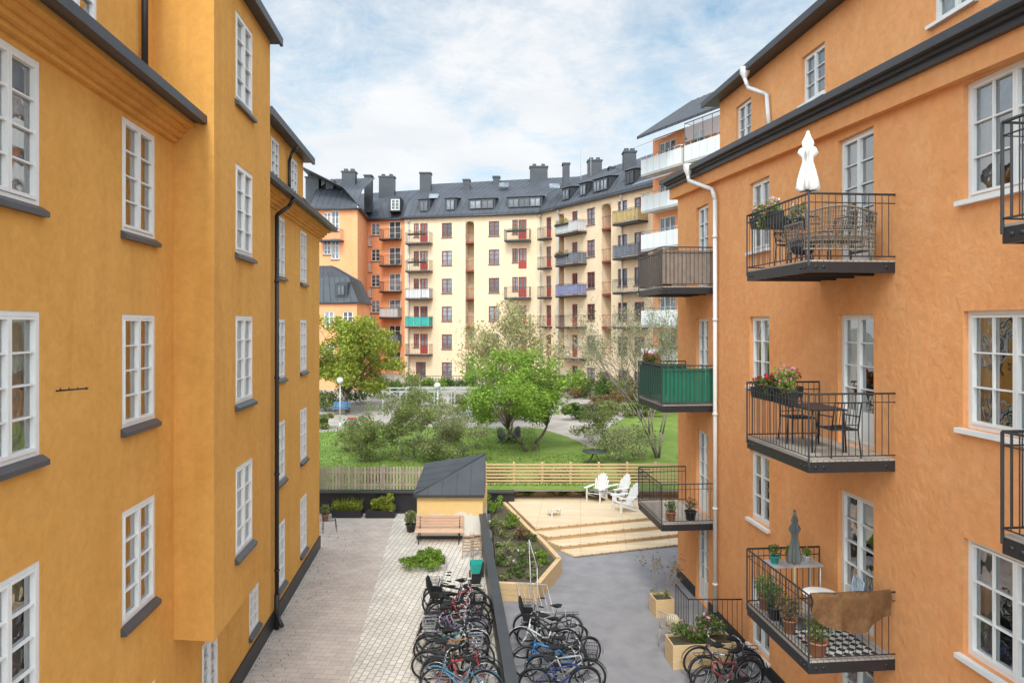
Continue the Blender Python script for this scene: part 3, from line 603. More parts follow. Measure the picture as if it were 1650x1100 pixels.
for W,px in ((WM,655),(WM,866),(WW,899),(WW,1000)):
    e=MB(); t=W.t(px)+.3; e.bar(W.pt(t,19.2,.3),W.pt(t,18.6,.12),.06,6); e.bar(W.pt(t,18.6,.12),W.pt(t,2,.12),.06,6); e.wbuild('downpipe',galv,Bc)

# ============ far orange building ============
Bo=thing('apartment_building','tall orange apartment building beside the cream one in the far left corner','building',(-18,79,2.4))
O0=(X(500,70.5),70.5); O1=(X(576,70),70); O2=(X(592,78),78); O3=(X(654,76.5),76.5)
WO1=Wall(O0,O1); WO2=Wall(O1,O2); WO3=Wall(O2,O3); oz=[Z(370,78)-2.93*k for k in range(6)]
def colz(W,px,zs,w,h,st,ops,wins,dz=-.7):
    t=W.t(px)
    for z in zs: ops.append((t-w/2,t+w/2,z+dz,z+dz+h)); wins.append((t,z+dz,w,h,st))
ops=[];wins=[]; colz(WO1,540,oz[:3],.85,2.1,'farw',ops,wins,-1.2); colz(WO1,527,oz[:3],.8,1.4,'farw',ops,wins); facade(Bo,WO1,2,19.8,ops,forange,.18)
for w_ in wins: window(Bo,WO1,*w_)
facade(Bo,WO2,2,19.8,[],forange,.18)
ops=[];wins=[]; colz(WO3,605,oz,1.15,1.4,'farw',ops,wins); colz(WO3,636,oz,1.5,2.0,'farw',ops,wins,-1.2); colz(WO3,596.5,[z-1.4 for z in oz[:5]],.45,1.1,'farw',ops,wins,-.5)
facade(Bo,WO3,2,19.8,ops,forange,.18)
for w_ in wins: window(Bo,WO3,*w_)
for i,z in enumerate(oz[:5]): balcony(Bo,WO3,WO3.t(632)-1.1,z-1.22,2.3,1.,(None,None,None,whitecl,greycl)[i])
balcony(Bo,WO1,WO1.t(536)-1.2,oz[0]-2.2,2.4,1.)
rfo=mansard(Bo,[O0,O1],[(.3,19.75),(.3,19.95),(-1.5,22.),(-6,24.2)]); rfo2=mansard(Bo,[O1,O2,O3],[(.3,19.76),(.3,19.96),(-1.5,22.0),(-6.,24.2)])
gutter(Bo,[O0,O1,O2,O3],19.75)
for px,y0,y1,w,Y in ((505,286,310,24,73),(533,292,320,14,73),(563,277,328,24,74),(594,283,322,13,78),(624,285,300,28,82),(548,302,320,8,74)): chimney(rfo,px,y0,y1,w,Y)
e=MB(); Y=76.6; e.bb(X(628,Y),Y-.6,Z(342,Y),X(646,Y),Y+2,Z(318,Y)); e.wbuild('dormer',slate,rfo2)
f,parts=wintpl(.95,1.2,'farw'); q=inst('dormer_window',f,Bo,Vector((X(637,76),75.86,Z(340,76)+.1))-WL[Bo.name]); inst('pane',parts[0][1],q)
# ============ low mansard building ============
Bl=thing('apartment_building','low orange building with dark mansard roof left of the green tree','building',(-21,63,2))
L0=(X(490,63),63); L1=(X(575,62),62); WLo=Wall(L0,L1); ops=[];wins=[]; colz(WLo,530,[8.4,5.4],1.,1.4,'farw',ops,wins); colz(WLo,560,[8.4,5.4],1.,1.4,'farw',ops,wins)
e=MB(); e.quad((L1[0],L1[1],1.5),(L1[0]-.3,L1[1]+7,1.5),(L1[0]-.3,L1[1]+7,9.9),(L1[0],L1[1],9.9)); facade(Bl,WLo,1.5,9.9,ops,forange,.18,extra=e)
for w_ in wins: window(Bl,WLo,*w_)
rl=mansard(Bl,[L0,L1,(L1[0]-.3,L1[1]+7)],[(.2,9.85),(.2,10.0),(-.9,12.3),(-3.2,13.6)],mat=slate)
t=WLo.t(550); f,parts=wintpl(.75,.9,'dorm')
e=MB(); e.add([WLo.pt(t-.6,10.3,.05),WLo.pt(t+.6,10.3,.05),WLo.pt(t+.6,11.7,.05),WLo.pt(t-.6,11.7,.05),WLo.pt(t-.6,10.3,-1.5),WLo.pt(t+.6,10.3,-1.5),WLo.pt(t+.6,12.0,-1.5),WLo.pt(t-.6,12.0,-1.5)],[(0,1,2,3),(0,4,7,3),(1,5,6,2),(3,2,6,7)]); e.wbuild('dormer',slate,rl)
q=inst('dormer_window',f,Bl,WLo.pt(t,10.6,.2)-WL[Bl.name],(0,0,WLo.rz)); inst('pane',parts[0][1],q)
gutter(Bl,[L0,L1],9.9,.2)

# ============ white balcony building ============
Bw=thing('apartment_building','orange building with stacked white balconies rising behind the right gutter','building',(12,48,2))
Q0=(X(1052,52),52); Q1=(X(1052,52)+4.5,43.5); WQ=Wall(Q0,Q1); fz=[19.25,16.5,13.65,10.8,8.0,5.2]
ops=[];wins=[]
for z in fz:
    for t in (1.6,4.6,7.6): ops.append((t-.9,t+.9,z+.05,z+2.25)); wins.append((t,z+.05,1.8,2.2,'farbig'))
e=MB(); e.quad((Q0[0],Q0[1],2),(Q0[0]+8,Q0[1]+4,2),(Q0[0]+8,Q0[1]+4,22),(Q0[0],Q0[1],22))
facade(Bw,WQ,1.5,22,ops,forange,.15,extra=e)
for w_ in wins: window(Bw,WQ,*w_,name='glazed_door')
def wbx(e,t0,t1,o0,o1,z0,z1): e.add([WQ.pt(t0,z0,o0),WQ.pt(t1,z0,o0),WQ.pt(t1,z0,o1),WQ.pt(t0,z0,o1),WQ.pt(t0,z1,o0),WQ.pt(t1,z1,o0),WQ.pt(t1,z1,o1),WQ.pt(t0,z1,o1)],[(0,3,2,1),(4,5,6,7),(0,1,5,4),(1,2,6,5),(2,3,7,6),(3,0,4,7)])
for zi,z in enumerate(fz):
    for t0,t1,P in ((.2,4.5,1.3),(4.9,9.3,1.3)):
        e=MB(); wbx(e,t0,t1,0,P-.06,z-.2,z)
        for k in range(6):
            a=t0+(t1-t0)*k/6; b=t0+(t1-t0)*(k+1)/6-.03; wbx(e,a,b,P-.05,P,z-.12,z+.95)
        wbx(e,t0,t0+.05,.0,P-.052,z+.002,z+.95); wbx(e,t1-.05,t1,.0,P-.052,z+.002,z+.95)
        o=e.wbuild('balcony',whitecl,Bw)
        r=MB(); wbx(r,t0,t1,P-.12,P+.01,z-.3,z-.13); r.wbuild('slab_edge',concr,o)
        r=MB(); r.path([WQ.pt(t0,z+1.15,0),WQ.pt(t0,z+1.15,P),WQ.pt(t1,z+1.15,P),WQ.pt(t1,z+1.15,0)],.025,5)
        for i in range(8): r.bar(WQ.pt(t0+(t1-t0)*i/7,z+.95,P-.02),WQ.pt(t0+(t1-t0)*i/7,z+1.15,P-.02),.015,4)
        r.wbuild('handrail',steel,o)
        if t0>4 and zi in (0,2):
            g_=MB(); g_.quad(WQ.pt(t0+.05,z+1.16,P-.03),WQ.pt(t1-.05,z+1.16,P-.03),WQ.pt(t1-.05,z+2.45,P-.03),WQ.pt(t0+.05,z+2.45,P-.03)); g_.quad(WQ.pt(t0+.03,z+1.16,0),WQ.pt(t0+.03,z+1.16,P-.03),WQ.pt(t0+.03,z+2.45,P-.03),WQ.pt(t0+.03,z+2.45,0)); g_.wbuild('glazing',glass,o)
            g_=MB()
            for i in range(6): q=t0+.03+(t1-t0-.06)*i/5; g_.bar(WQ.pt(q,z+1.15,P-.02),WQ.pt(q,z+2.5,P-.02),.024,4)
            g_.bar(WQ.pt(t0,z+2.48,P-.02),WQ.pt(t1,z+2.48,P-.02),.03,4); g_.bar(WQ.pt(t0,z+2.48,P-.02),WQ.pt(t0,z+2.48,0),.03,4); g_.wbuild('glazing_frame',sillm,o)
mansard(Bw,[Q0,Q1],[(1.5,21.8),(1.5,22.0),(-4,25.6)],mat=slate)
for z in (21.3,18.6): e=MB(); e.add([WQ.pt(.2,z,1.5),WQ.pt(4.2,z,1.5),WQ.pt(4.2,z-.35,2.2),WQ.pt(.2,z-.35,2.2)],[(0,1,2,3)]); e.wbuild('awning',greycl,Bw)

# ============ dividing wall, retaining walls, fences ============
t=thing('dividing_wall','low black sheet metal wall between the paved alley and the asphalt yard','wall',AL(1.2,15)); e=MB(); lin(e,1.15,0,1.30,.88,8,25.2); e.wbuild('wall_body',black,t); e=MB(); lin(e,1.1,.882,1.35,.93,8,25.3); e.wbuild('coping',slate,t)
t=thing('retaining_wall','black low retaining wall at the end of the paved alley','wall',(-6,28.7,0)); e=MB(); e.bb(-14,28.6,0,.1,28.78,.86); e.wbuild('wall_body',black,t); e=MB(); e.bb(-14,28.5,.862,.1,28.82,.92); e.wbuild('coping',slate,t)
e=MB(); e.bb(.12,29.72,0,14,29.82,.88); tag(e.build('retaining_wall',woodn),'low timber retaining boards at the foot of the slat fence','wall')
t=thing('picket_fence','weathered wooden picket fence at the left edge of the lawn','fence',(-6,28.85,.92)); e=MB()
x=-13.
while x<-3.6: e.bb(x,28.83,.95,x+.085,28.855,1.9); x+=.135
e.wbuild('pickets',woodo,t)
for z in (1.1,1.62): e=MB(); e.bb(-13,28.857,z,-3.6,28.9,z+.08); e.wbuild('rail',woodo,t)
for i in range(6):
    e=MB(); x=-12.9+i*1.85; e.bb(x,28.902,.9,x+.09,28.99,1.95); e.wbuild('post',woodo,t)
t=thing('slat_fence','new pale wood fence of horizontal slats behind the sun deck','fence',(4,29.9,.5)); e=MB()
for i in range(9): e.bb(-1.2,29.84,.62+i*.142,7.6,29.865,.70+i*.142)
e.wbuild('slats',woodn,t)
for i in range(8):
    e=MB(); x=-1.2+i*1.24; e.bb(x,29.867,.5,x+.09,29.95,1.9); e.wbuild('post',woodn,t)
t=thing('slat_fence','short stretch of slat fence between picket fence and deck, behind the shed','fence',(-2.4,28.9,.9)); e=MB()
for i in range(8): e.bb(-3.55,28.84,.95+i*.12,-1.25,28.865,1.02+i*.12)
e.wbuild('slats',woodn,t)
# ============ shed ============
t=thing('garden_shed','small yellow shed with folded dark metal roof at the end of the dividing wall','shed',(-2.3,26,0),0)
s0=G(672,868); s1=G(778,868); y0=s0.y; e=MB(); P=[(s0.x,y0),(s1.x,y0),(s1.x+.1,y0+1.7),(s0.x+.15,y0+1.7)]; e.prism(P,.12,1.68); e.wbuild('wall',shedw,t)
e=MB(); e.prism([(s0.x-.02,y0-.02),(s1.x+.02,y0-.02),(s1.x+.12,y0+1.72),(s0.x+.13,y0+1.72)],0,.12); e.wbuild('plinth',slate,t)
A=Vector((s0.x-.12,y0-.15,1.66)); Bq=Vector((s1.x+.06,y0-.15,1.66)); D=Vector((s1.x+.05,y0+1.5,2.86)); Cc=Vector((s0.x+.05,y0+1.9,2.42))
e=MB(); dz=Vector((0,0,-.1)); e.add([A,Bq,D,Cc],[(0,1,2),(0,2,3)]); e.add([A,Bq,Bq+dz,A+dz],[(0,1,2,3)]); e.add([Bq,D,D+dz,Bq+dz],[(0,1,2,3)]); e.add([A,Cc,Cc+dz,A+dz],[(0,1,2,3)]); e.add([A+dz,Bq+dz,D+dz,Cc+dz],[(0,1,2,3)])
e.add([D,Cc,Vector((Cc.x,Cc.y,1.6)),Vector((D.x,D.y,1.6))],[(0,1,2,3)]); e.add([Bq+dz,D+dz,Vector((D.x,D.y,1.6))],[(0,1,2)])
e.bar(A,D,.03,5)
for i in range(1,5): q=i/5; e.bar(A.lerp(Bq,q),D.lerp(A,1-q),.014,4); e.bar(A.lerp(Cc,q),A.lerp(D,q),.014,4)
e.wbuild('roof',slate,t)

# ============ deck, steps, bed ============
t=thing('sun_deck','raised new timber sun deck with three wide steps down to the asphalt','deck',(3,27,0))
a=G(862,850,.5); b=G(1050,832,.5); c=G(1130,824.5,.5); fl=G(808,797,.5); fr=(8.6,29.7)
dv=(b-a); dv.z=0; dv.normalize(); nn=Vector((dv.y,-dv.x,0))
def pl2(k): s_=.34*k; return [((a+nn*k+dv*s_).x,(a+nn*k+dv*s_).y),((c+nn*k).x,(c+nn*k).y)]
e=MB(); e.prism([(fl.x,29.68)]+pl2(.03)+[fr],.46,.5); e.wbuild('deck_boards',deckw,t)
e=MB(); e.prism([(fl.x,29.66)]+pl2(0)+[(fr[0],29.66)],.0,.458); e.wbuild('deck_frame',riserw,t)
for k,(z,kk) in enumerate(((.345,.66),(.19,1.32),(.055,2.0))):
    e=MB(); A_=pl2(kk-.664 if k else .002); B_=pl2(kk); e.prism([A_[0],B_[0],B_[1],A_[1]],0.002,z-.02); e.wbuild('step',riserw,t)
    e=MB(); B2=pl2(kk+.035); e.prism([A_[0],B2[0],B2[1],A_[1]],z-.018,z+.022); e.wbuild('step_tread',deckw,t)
t=thing('planting_bed','raised angular planting bed edged with new timber along the dividing wall','planting bed',(0,23,0))
w0=AL(1.36,25.4); bed=[(w0.x,29.6),(AL(1.36,19.6).x,19.6),(X(868,19.5),19.45),(X(905,21.7),21.7),(X(880,23.4),23.4),(X(852,25.3),25.2),(fl.x-.05,29.6)]
n=len(bed); cen=Vector((sum(p[0] for p in bed)/n,sum(p[1] for p in bed)/n,0))
for i in range(1,n-1):
    e=MB(); p=Vector((*bed[i],0)); q=Vector((*bed[i+1],0)); v=(q-p).normalized(); o=Vector((-v.y,v.x,0))*.15
    for k in range(3): e.add([(p.x,p.y,.165*k),(q.x,q.y,.165*k),((q+o).x,(q+o).y,.165*k),((p+o).x,(p+o).y,.165*k),(p.x,p.y,.16+.165*k),(q.x,q.y,.16+.165*k),((q+o).x,(q+o).y,.16+.165*k),((p+o).x,(p+o).y,.16+.165*k)],[(0,3,2,1),(4,5,6,7),(0,1,5,4),(1,2,6,5),(2,3,7,6),(3,0,4,7)])
    e.wbuild('timber_edge',woodn,t)
e=MB(); e.prism([(p[0]*.97+cen.x*.03,p[1]*.98+cen.y*.02) for p in bed],.002,.38); e.wbuild('soil',soil,t)
bedp=[(803,862,leafC,'sprawling olive shrub at the far end of the timber bed',.4,.6,.55),(824,850,leafA,'bright green climber beside the deck in the timber bed',.4,.5,.5),(838,868,leafR,'reddish shrub next to the deck steps in the timber bed',.32,.4,.55),(815,898,leafD,'grey green shrub against the dividing wall in the timber bed',.32,.5,.45),(848,900,leafC,'bushy olive shrub in the middle of the timber bed',.3,.35,.4),(872,900,leafA,'green perennial at the right corner of the timber bed',.24,.3,.25),(832,926,leafE,'dark low shrub near the front of the timber bed',.28,.3,.22),(856,928,leafD,'pale leaved herb at the front edge of the timber bed',.24,.26,.18),(795,825,leafA,'leafy green vine beside the shed wall in the timber bed',.4,.7,.7)]
for i,(px,py,lm,lb,rx,ry,h) in enumerate(bedp):
    bush('shrub',lb,'shrub',G(px,py,.39),rx,ry,h,750,.07,lm,'shrubs in the timber bed',flowerW if i in(0,4) else (flowerP if i==2 else None),30,i)
rn=random.Random(33)
for i,(px,py) in enumerate(((808,880),(826,885),(845,884),(858,886),(806,912),(824,910),(844,912),(862,912),(876,908),(816,932),(812,846),(842,856),(822,866),(856,870))):
    bush('ground_plant','low green filler plant among the shrubs of the timber bed','plant',G(px,py,.39),.24,.26,rn.uniform(.10,.24),260,.06,rn.choice([leafA,leafC,leafD,leafC,leafE]),'low filler plants in the timber bed',flowerW if i%5==0 else None,12,300+i)
def adirondack(label,loc,rz,mat=whitep,s=1.,group='white deck chairs'):
    t=thing('deck_chair',label,'chair',loc,rz,group); t.scale=(s,s,s)
    e=MB()
    for i in range(6): q=i/5; e.box((0,-.32+.5*q,.36-.14*q),(.56,.085,.022),(-.27,0,0))
    e.build('seat',mat,t); e=MB()
    for i in range(7):
        u=(i-3); hh=.86-.028*u*u; e.bar((u*.075*.9,.2,.2),(u*.095,.2+.42*hh/.86,.2+hh),.036,4)
    e.box((0,.30,.42),(.6,.03,.07),(-.4,0,0)); e.build('backrest',mat,t)
    for sx in (-1,1):
        e=MB(); e.bb(sx*.34-.065,-.42,.56,sx*.34+.065,.36,.585); e.build('armrest',mat,t)
        e=MB(); e.bb(sx*.31-.015,-.37,0,sx*.31+.015,-.27,.56); e.build('leg',mat,t)
        e=MB(); e.add([(sx*.285-.012,-.3,.36),(sx*.285+.012,-.3,.36),(sx*.285+.012,.55,.0),(sx*.285-.012,.55,.0),(sx*.285-.012,-.3,.26),(sx*.285+.012,-.3,.26),(sx*.285+.012,.4,.0),(sx*.285-.012,.4,.0)],[(0,1,2,3),(4,5,6,7),(0,1,5,4),(0,3,7,4),(1,2,6,5)]); e.bar((sx*.31,.3,.3),(sx*.34,.3,.56),.02,4); e.build('leg',mat,t)
    return t
adirondack('white slatted deck chair on the sun deck, leftmost of the three',G(962,806,.5),R(-35)); adirondack('white slatted deck chair on the sun deck, middle of the three',G(994,806,.5),R(-60)); adirondack('white slatted deck chair nearest the deck steps',G(1006,822,.5),R(-70))
t=thing('footstool','small white slatted footstool alone on the sun deck','footstool',G(893,830,.5),.4); e=MB()
for i in range(4): e.box((0,-.2+.13*i,.3-.05*i),(.45,.1,.022),(-.3,0,0))
e.build('seat',whitep,t)
for sx in (-1,1): e=MB(); e.bb(sx*.2-.015,-.24,0,sx*.2+.015,-.16,.3); e.bb(sx*.2-.015,-.16,.12,sx*.2+.015,.2,.15); e.build('leg',whitep,t)

# ============ bicycles ============
def spoked():
    ty=MB().torus((0,0,0),.335,.022,24,6).mesh('tyre',rubber); r=MB().torus((0,0,0),.308,.009,24,4)
    for i in range(14): q=2*math.pi*i/14; r.bar((0,0,0),(.31*math.cos(q),0,.31*math.sin(q)),.002,3)
    r.bar((0,-.04,0),(0,.04,0),.022,8); return ty,r.mesh('rim',steel)
TY,RM=spoked()
def bike(label,cat,loc,rz,lean,col,step=False,basket=None,seat=False,fender=None,group=None,steer=0):
    t=thing('bicycle',label,cat,loc,0,group,rot=(lean,0,rz))
    m=bpy.data.materials.get('paint %s'%(col,)) or pm('paint %s'%(col,),col,tuple(x*.85 for x in col),rough=.35,spec=.5)
    f=MB(); bbk=(0,0,.29); st=(-.17,0,.72); hd=(.36,0,.78); hb=(.40,0,.64); rw=(-.5,0,.345)
    f.bar(bbk,st,.019,7); f.bar(bbk,hb,.021,7)
    if step: f.bar((-.06,0,.42),(.385,0,.68),.017,7)
    else: f.bar((-.15,0,.66),hd,.018,7)
    f.bar(hd,hb,.024,7)
    for s in (-.05,.05): f.bar((bbk[0],s*.5,bbk[2]),(rw[0],s,rw[2]),.01,5); f.bar((st[0],s*.3,.64),(rw[0],s,rw[2]),.008,5)
    f.build('frame',m,t)
    k=MB()
    for s in (-.055,.055): k.path([(.41,s*.6,.66),(.45,s,.5),(.56,s,.345)],.011,5)
    k.bar((.41,-.04,.66),(.41,.04,.66),.014,5); k.bar((.41,0,.66),(.34,0,.93),.013,6); k.build('fork',m if random.random()<.5 else black,t)
    for x in (-.5,.56):
        w=inst('wheel',RM,t,(x,0,.345),(0,random.random()*2,steer if x>0 else 0)); inst('tyre',TY,w)
    for x,a0,a1 in ((-.5,20,200),(.56,-10,150)):
        k=MB(); pr=[]
        for i in range(10): a=R(a0+(a1-a0)*i/9); pr.append((x+.378*math.cos(a),.345+.378*math.sin(a)))
        for (x0,z0),(x1,z1) in zip(pr,pr[1:]): k.add([(x0,-.028,z0),(x1,-.028,z1),(x1,.028,z1),(x0,.028,z0)],[(0,1,2,3)],True)
        k.build('mudguard',fender or m,t)
    s=MB(); s.add([(-.32,-.09,.93),(-.32,.09,.93),(-.20,.085,.94),(-.05,.025,.925),(-.01,0,.915),(-.05,-.025,.925),(-.20,-.085,.94),(-.19,0,.85)],[(0,1,2,3,4,5,6),(0,7,1),(1,7,2),(2,7,3),(3,7,4),(4,7,5),(5,7,6),(6,7,0)]); s.build('saddle',rubber,t)
    s=MB(); s.bar(st,(-.19,0,.89),.012,6); s.build('seat_post',steel,t)
    h=MB(); h.path([(.2,-.28,.98),(.28,-.26,1.0),(.35,-.1,.97),(.34,0,.94),(.35,.1,.97),(.28,.26,1.0),(.2,.28,.98)],.012,6); h.build('handlebar',steel,t)
    for s_ in (-1,1): h=MB(); h.bar((.24,s_*.27,.99),(.12,s_*.29,.975),.019,6); h.build('grip',rubber,t)
    c=MB(); c.torus((0,.045,.29),.09,.008,16,4); c.bar((0,.05,.29),(.12,.06,.19),.009,4); c.bar((0,-.05,.29),(-.12,-.06,.39),.009,4); c.bar((0,-.06,.29),(0,.06,.29),.015,5); c.box((.12,.1,.19),(.08,.09,.02)); c.box((-.12,-.1,.39),(.08,.09,.02)); c.build('crank',steel,t)
    c=MB(); c.box((-.22,.05,.32),(.5,.03,.09)); c.build('chain_guard',black,t)
    c=MB(); c.path([(-.2,-.05,.74),(-.72,-.07,.75),(-.72,.07,.75),(-.2,.05,.74)],.009,4)
    for q in (-.35,-.5,-.62): c.bar((q,-.06,.75),(q,.06,.75),.006,4)
    c.bar((-.6,-.06,.75),(-.5,-.06,.36),.006,4); c.bar((-.6,.06,.75),(-.5,.06,.36),.006,4); c.build('rack',black,t)
    if basket:
        b=MB()
        for z,w_,d in ((.74,.13,.11),(.83,.145,.125),(.92,.16,.14),(.99,.175,.155)): b.path([(.58-d,-w_,z),(.58+d,-w_,z),(.58+d,w_,z),(.58-d,w_,z)],.006,4,True)
        for i in range(9):
            q=-1+i/4
            for s_ in (-1,1): b.bar((.58+q*.11,s_*.13,.74),(.58+q*.155,s_*.175,.99),.005,3); b.bar((.58+s_*.11,q*.13,.74),(.58+s_*.155,q*.175,.99),.005,3)
            b.bar((.58+q*.11,-.13,.74),(.58+q*.11,.13,.74),.005,3)
        b.build('basket',basket,t)
    if seat:
        b=MB(); b.box((-.5,0,.86),(.3,.26,.05)); b.add([(-.62,-.15,.86),(-.62,.15,.86),(-.72,.15,1.2),(-.74,.08,1.36),(-.74,-.08,1.36),(-.72,-.15,1.2),(-.66,-.15,.86),(-.66,.15,.86),(-.77,.15,1.2),(-.79,.08,1.36),(-.79,-.08,1.36),(-.77,-.15,1.2)],[(0,1,2,3,4,5),(6,11,10,9,8,7),(0,6,7,1),(1,7,8,2),(2,8,9,3),(3,9,10,4),(4,10,11,5),(5,11,6,0)])
        for s_ in (-1,1): b.box((-.56,s_*.15,.93),(.22,.03,.18)); b.box((-.4,s_*.12,.66),(.05,.06,.35))
        b.build('child_seat',rubber,t)
    return t
rb=random.Random(12)
bl=[((.02,.02,.022),'black bicycle farthest from the camera in the left row',0,None,0),((.03,.03,.035),'black bicycle with child seat near the far end of the left row',0,black,1),((.3,.02,.02),'red bicycle near the far end of the left row',0,None,0),((.02,.02,.025),'dark bicycle with child seat just nearer than the far red one in the left row',1,black,1),
((.3,.03,.06),'crimson step through bicycle in the upper middle of the left row',1,None,0),((.4,.42,.44),'silver bicycle in the middle of the left row',0,None,0),((.26,.16,.3),'pale purple bicycle in the middle of the left row',1,None,0),((.03,.05,.12),'navy bicycle with black basket in the left row',1,black,0),((.55,.55,.53),'white bicycle with steel basket in the left row',1,steel,0),((.02,.12,.1),'dark green bicycle in the lower part of the left row',0,None,0),((.4,.14,.03),'orange bicycle in the lower part of the left row',0,None,0),((.03,.03,.03),'black bicycle with steel basket low in the left row',1,steel,0),((.035,.035,.04),'black sports bicycle between the basket one and the bright red one',0,None,0),((.4,.04,.03),'bright red bicycle close to the bottom of the left row',0,None,0),((.08,.2,.3),'blue grey bicycle nearest the camera in the left row',1,None,0)]
for i,(c,lb,st,bk,se) in enumerate(bl):
    Y=18.9-i*.33+rb.uniform(-.08,.08); p=AL(.16+rb.uniform(-.22,.12),Y); flip=rb.random()<.5
    bike(lb,'bicycle',p,AANG+(math.pi if not flip else 0)+rb.uniform(-.24,.24),R(rb.uniform(-11,11)),c,bool(st),bk,bool(se),black if rb.random()<.75 else None,'bicycles parked left of the dividing wall',rb.uniform(-.5,.5))
br_=[((.03,.03,.03),'black bicycle at the far end of the group right of the dividing wall',1,black,0),((.05,.05,.06),'dark grey bicycle with child seat right of the dividing wall',0,None,1),((.65,.65,.63),'white bicycle in the group right of the dividing wall',1,None,0),((.02,.02,.03),'black bicycle in the middle of the group right of the dividing wall',1,None,0),((.02,.2,.5),'bright blue bicycle right of the dividing wall',0,None,0),((.4,.4,.4),'silver bicycle near the bottom of the group right of the dividing wall',0,black,0),((.03,.05,.2),'dark blue bicycle nearest the camera right of the dividing wall',0,None,0)]
for i,(c,lb,st,bk,se) in enumerate(br_):
    Y=17.0-i*.42; p=AL(2.35+rb.uniform(-.15,.3),Y); bike(lb,'bicycle',p,AANG+(math.pi if i in (0,2,4) else 0)+rb.uniform(-.35,.35),R(rb.uniform(-10,10)),c,bool(st),bk,bool(se),black if i!=2 else None,'bicycles parked right of the dividing wall',rb.uniform(-.5,.5))
for i,(c,lb) in enumerate([((.03,.03,.04),'black bicycle farthest of the three beside the orange wall'),((.05,.06,.08),'dark bicycle between two others beside the orange wall'),((.22,.03,.03),'dark red framed bicycle nearest the camera beside the orange wall')]):
    bike(lb,'bicycle',AL(6.15-.1*i,15.3-.4*i),AANG+(0 if i==1 else math.pi)+.2*(i-1),R(5*(i-1)),c,i==1,None,False,black,'bicycles beside the orange wall',.2)
t=thing('bike_rack','thin white tubular rack tilted up at the corner of the timber bed','bike rack',G(862,985)); e=MB()
p0=G(842,985); p1=G(892,990); up=Vector((-.15,.7,.55))
e.path([p0+up,p0+Vector((0,0,.05)),p1+Vector((0,0,.05)),p1+up],.013,6); e.bar(p0+up,p1+up,.013,6)
for i in range(1,6): q=i/6; e.bar((p0+Vector((0,0,.05))).lerp(p1+Vector((0,0,.05)),q),(p0+up).lerp(p1+up,q),.008,5)
e.path([p0+Vector((.25,.1,0.05)),p0+Vector((.2,.9,1.7)),p0+Vector((.42,.5,1.05)),p0+Vector((.42,.1,.05))],.013,6); e.wbuild('frame',galv,t)
t=thing('bike_stand','long low steel stand holding the left row of bicycles','bike rack',AL(.6,17)); e=MB(); e.bar(AL(.75,13.4,.08),AL(.75,19.3,.08),.02,6); e.bar(AL(.35,13.4,.08),AL(.35,19.3,.08),.02,6)
for i in range(15): Y=13.5+.4*i; e.path([AL(.75,Y,.08),AL(.7,Y,.45),AL(.35,Y,.08)],.012,5)
e.wbuild('frame',galv,t)

# ============ alley furniture ============
def planterbox(label,loc,w,d,h,mat,rz=0,leaf=leafB,n=1500,lh=.5,size=.09,flower=None,group=None,seed=0,spiky=False):
    t=thing('planter_box',label,'planter',loc,rz,group); e=MB(); th=.03
    e.bb(-w/2,-d/2,0,w/2,-d/2+th,h); e.bb(-w/2,d/2-th,0,w/2,d/2,h); e.bb(-w/2,-d/2+th,0,-w/2+th,d/2-th,h); e.bb(w/2-th,-d/2+th,0,w/2,d/2-th,h)
    for z in (h*.33,h*.66): e.bb(-w/2-.004,-d/2-.004,z-.006,w/2+.004,d/2+.004,z-.002)
    e.build('box',mat,t); e=MB(); e.bb(-w/2+th,-d/2+th,.01,w/2-th,d/2-th,h-.05); e.build('soil',soil,t)
    rn=random.Random(seed); pts=[]
    for i in range(9): pts+=blob(n//9,(rn.uniform(-.4,.4)*w,rn.uniform(-.3,.3)*d,h+lh*rn.uniform(.15,.75)),(w*.16,d*.35,lh*.35),rn)
    inst('foliage',leafmesh('foliage',pts,size,leaf),t)
    if spiky:
        e=MB()
        for i in range(90): x=rn.uniform(-.45,.45)*w; a=rn.uniform(-.5,.5); e.add([(x-.02,0,h-.05),(x+.02,0,h-.05),(x+a*.5,rn.uniform(-.2,.2),h+lh*rn.uniform(.8,1.6))],[(0,1,2)])
        e.build('blades',leaf,t)
    if flower: inst('flowers',leafmesh('flowers',[(p[0],p[1],p[2]+.04) for p in rn.sample(pts,min(len(pts),n//14))],size*1.2,flower),t)
    return t
planterbox('dark planter with pale spiky leaves beside the yellow building',G(560,832),1.2,.4,.3,black,0,leafB,500,.35,.08,spiky=True,seed=2)
planterbox('dark planter with bright yellow green shrub at the alley end',G(614,832),1.2,.45,.3,black,0,leafB,2000,.6,.1,seed=3)
planterbox('low pale concrete planter with sprawling vine in front of the shed',G(692,912),1.1,.9,.2,concr,AANG,leafA,1500,.35,.085,seed=4)
bush('vine','trailing green vine spilling from the concrete planter onto the paving','vine',G(698,912,.0),1.05,.85,.36,2400,.085,leafA,seed=9)
def pot(label,loc,r,h,mat,leaf,n,lr,lh,size=.05,flower=None,group=None,seed=0,cat='potted plant'):
    t=thing('potted_plant',label,cat,loc,0,group); e=MB(); e.lathe([(.001,.002),(r*.7,.002),(r,h),(r*1.08,h),(r*1.08,h*.9),(r*.9,h*.9),(r*.85,h*.88)],14); e.build('pot',mat,t)
    rn=random.Random(seed); e=MB()
    for i in range(7): a=rn.random()*6.28; e.bar((0,0,h*.85),(math.cos(a)*lr*.6,math.sin(a)*lr*.6,h+lh*.7),.006,4)
    e.build('stem',bark,t); pts=blob(n,(0,0,h+lh*.5),(lr,lr,lh*.55),rn); inst('foliage',leafmesh('foliage',pts,size,leaf),t)
    if flower: inst('flowers',leafmesh('flowers',rn.sample(pts,n//9),size*1.1,flower),t)
    return t
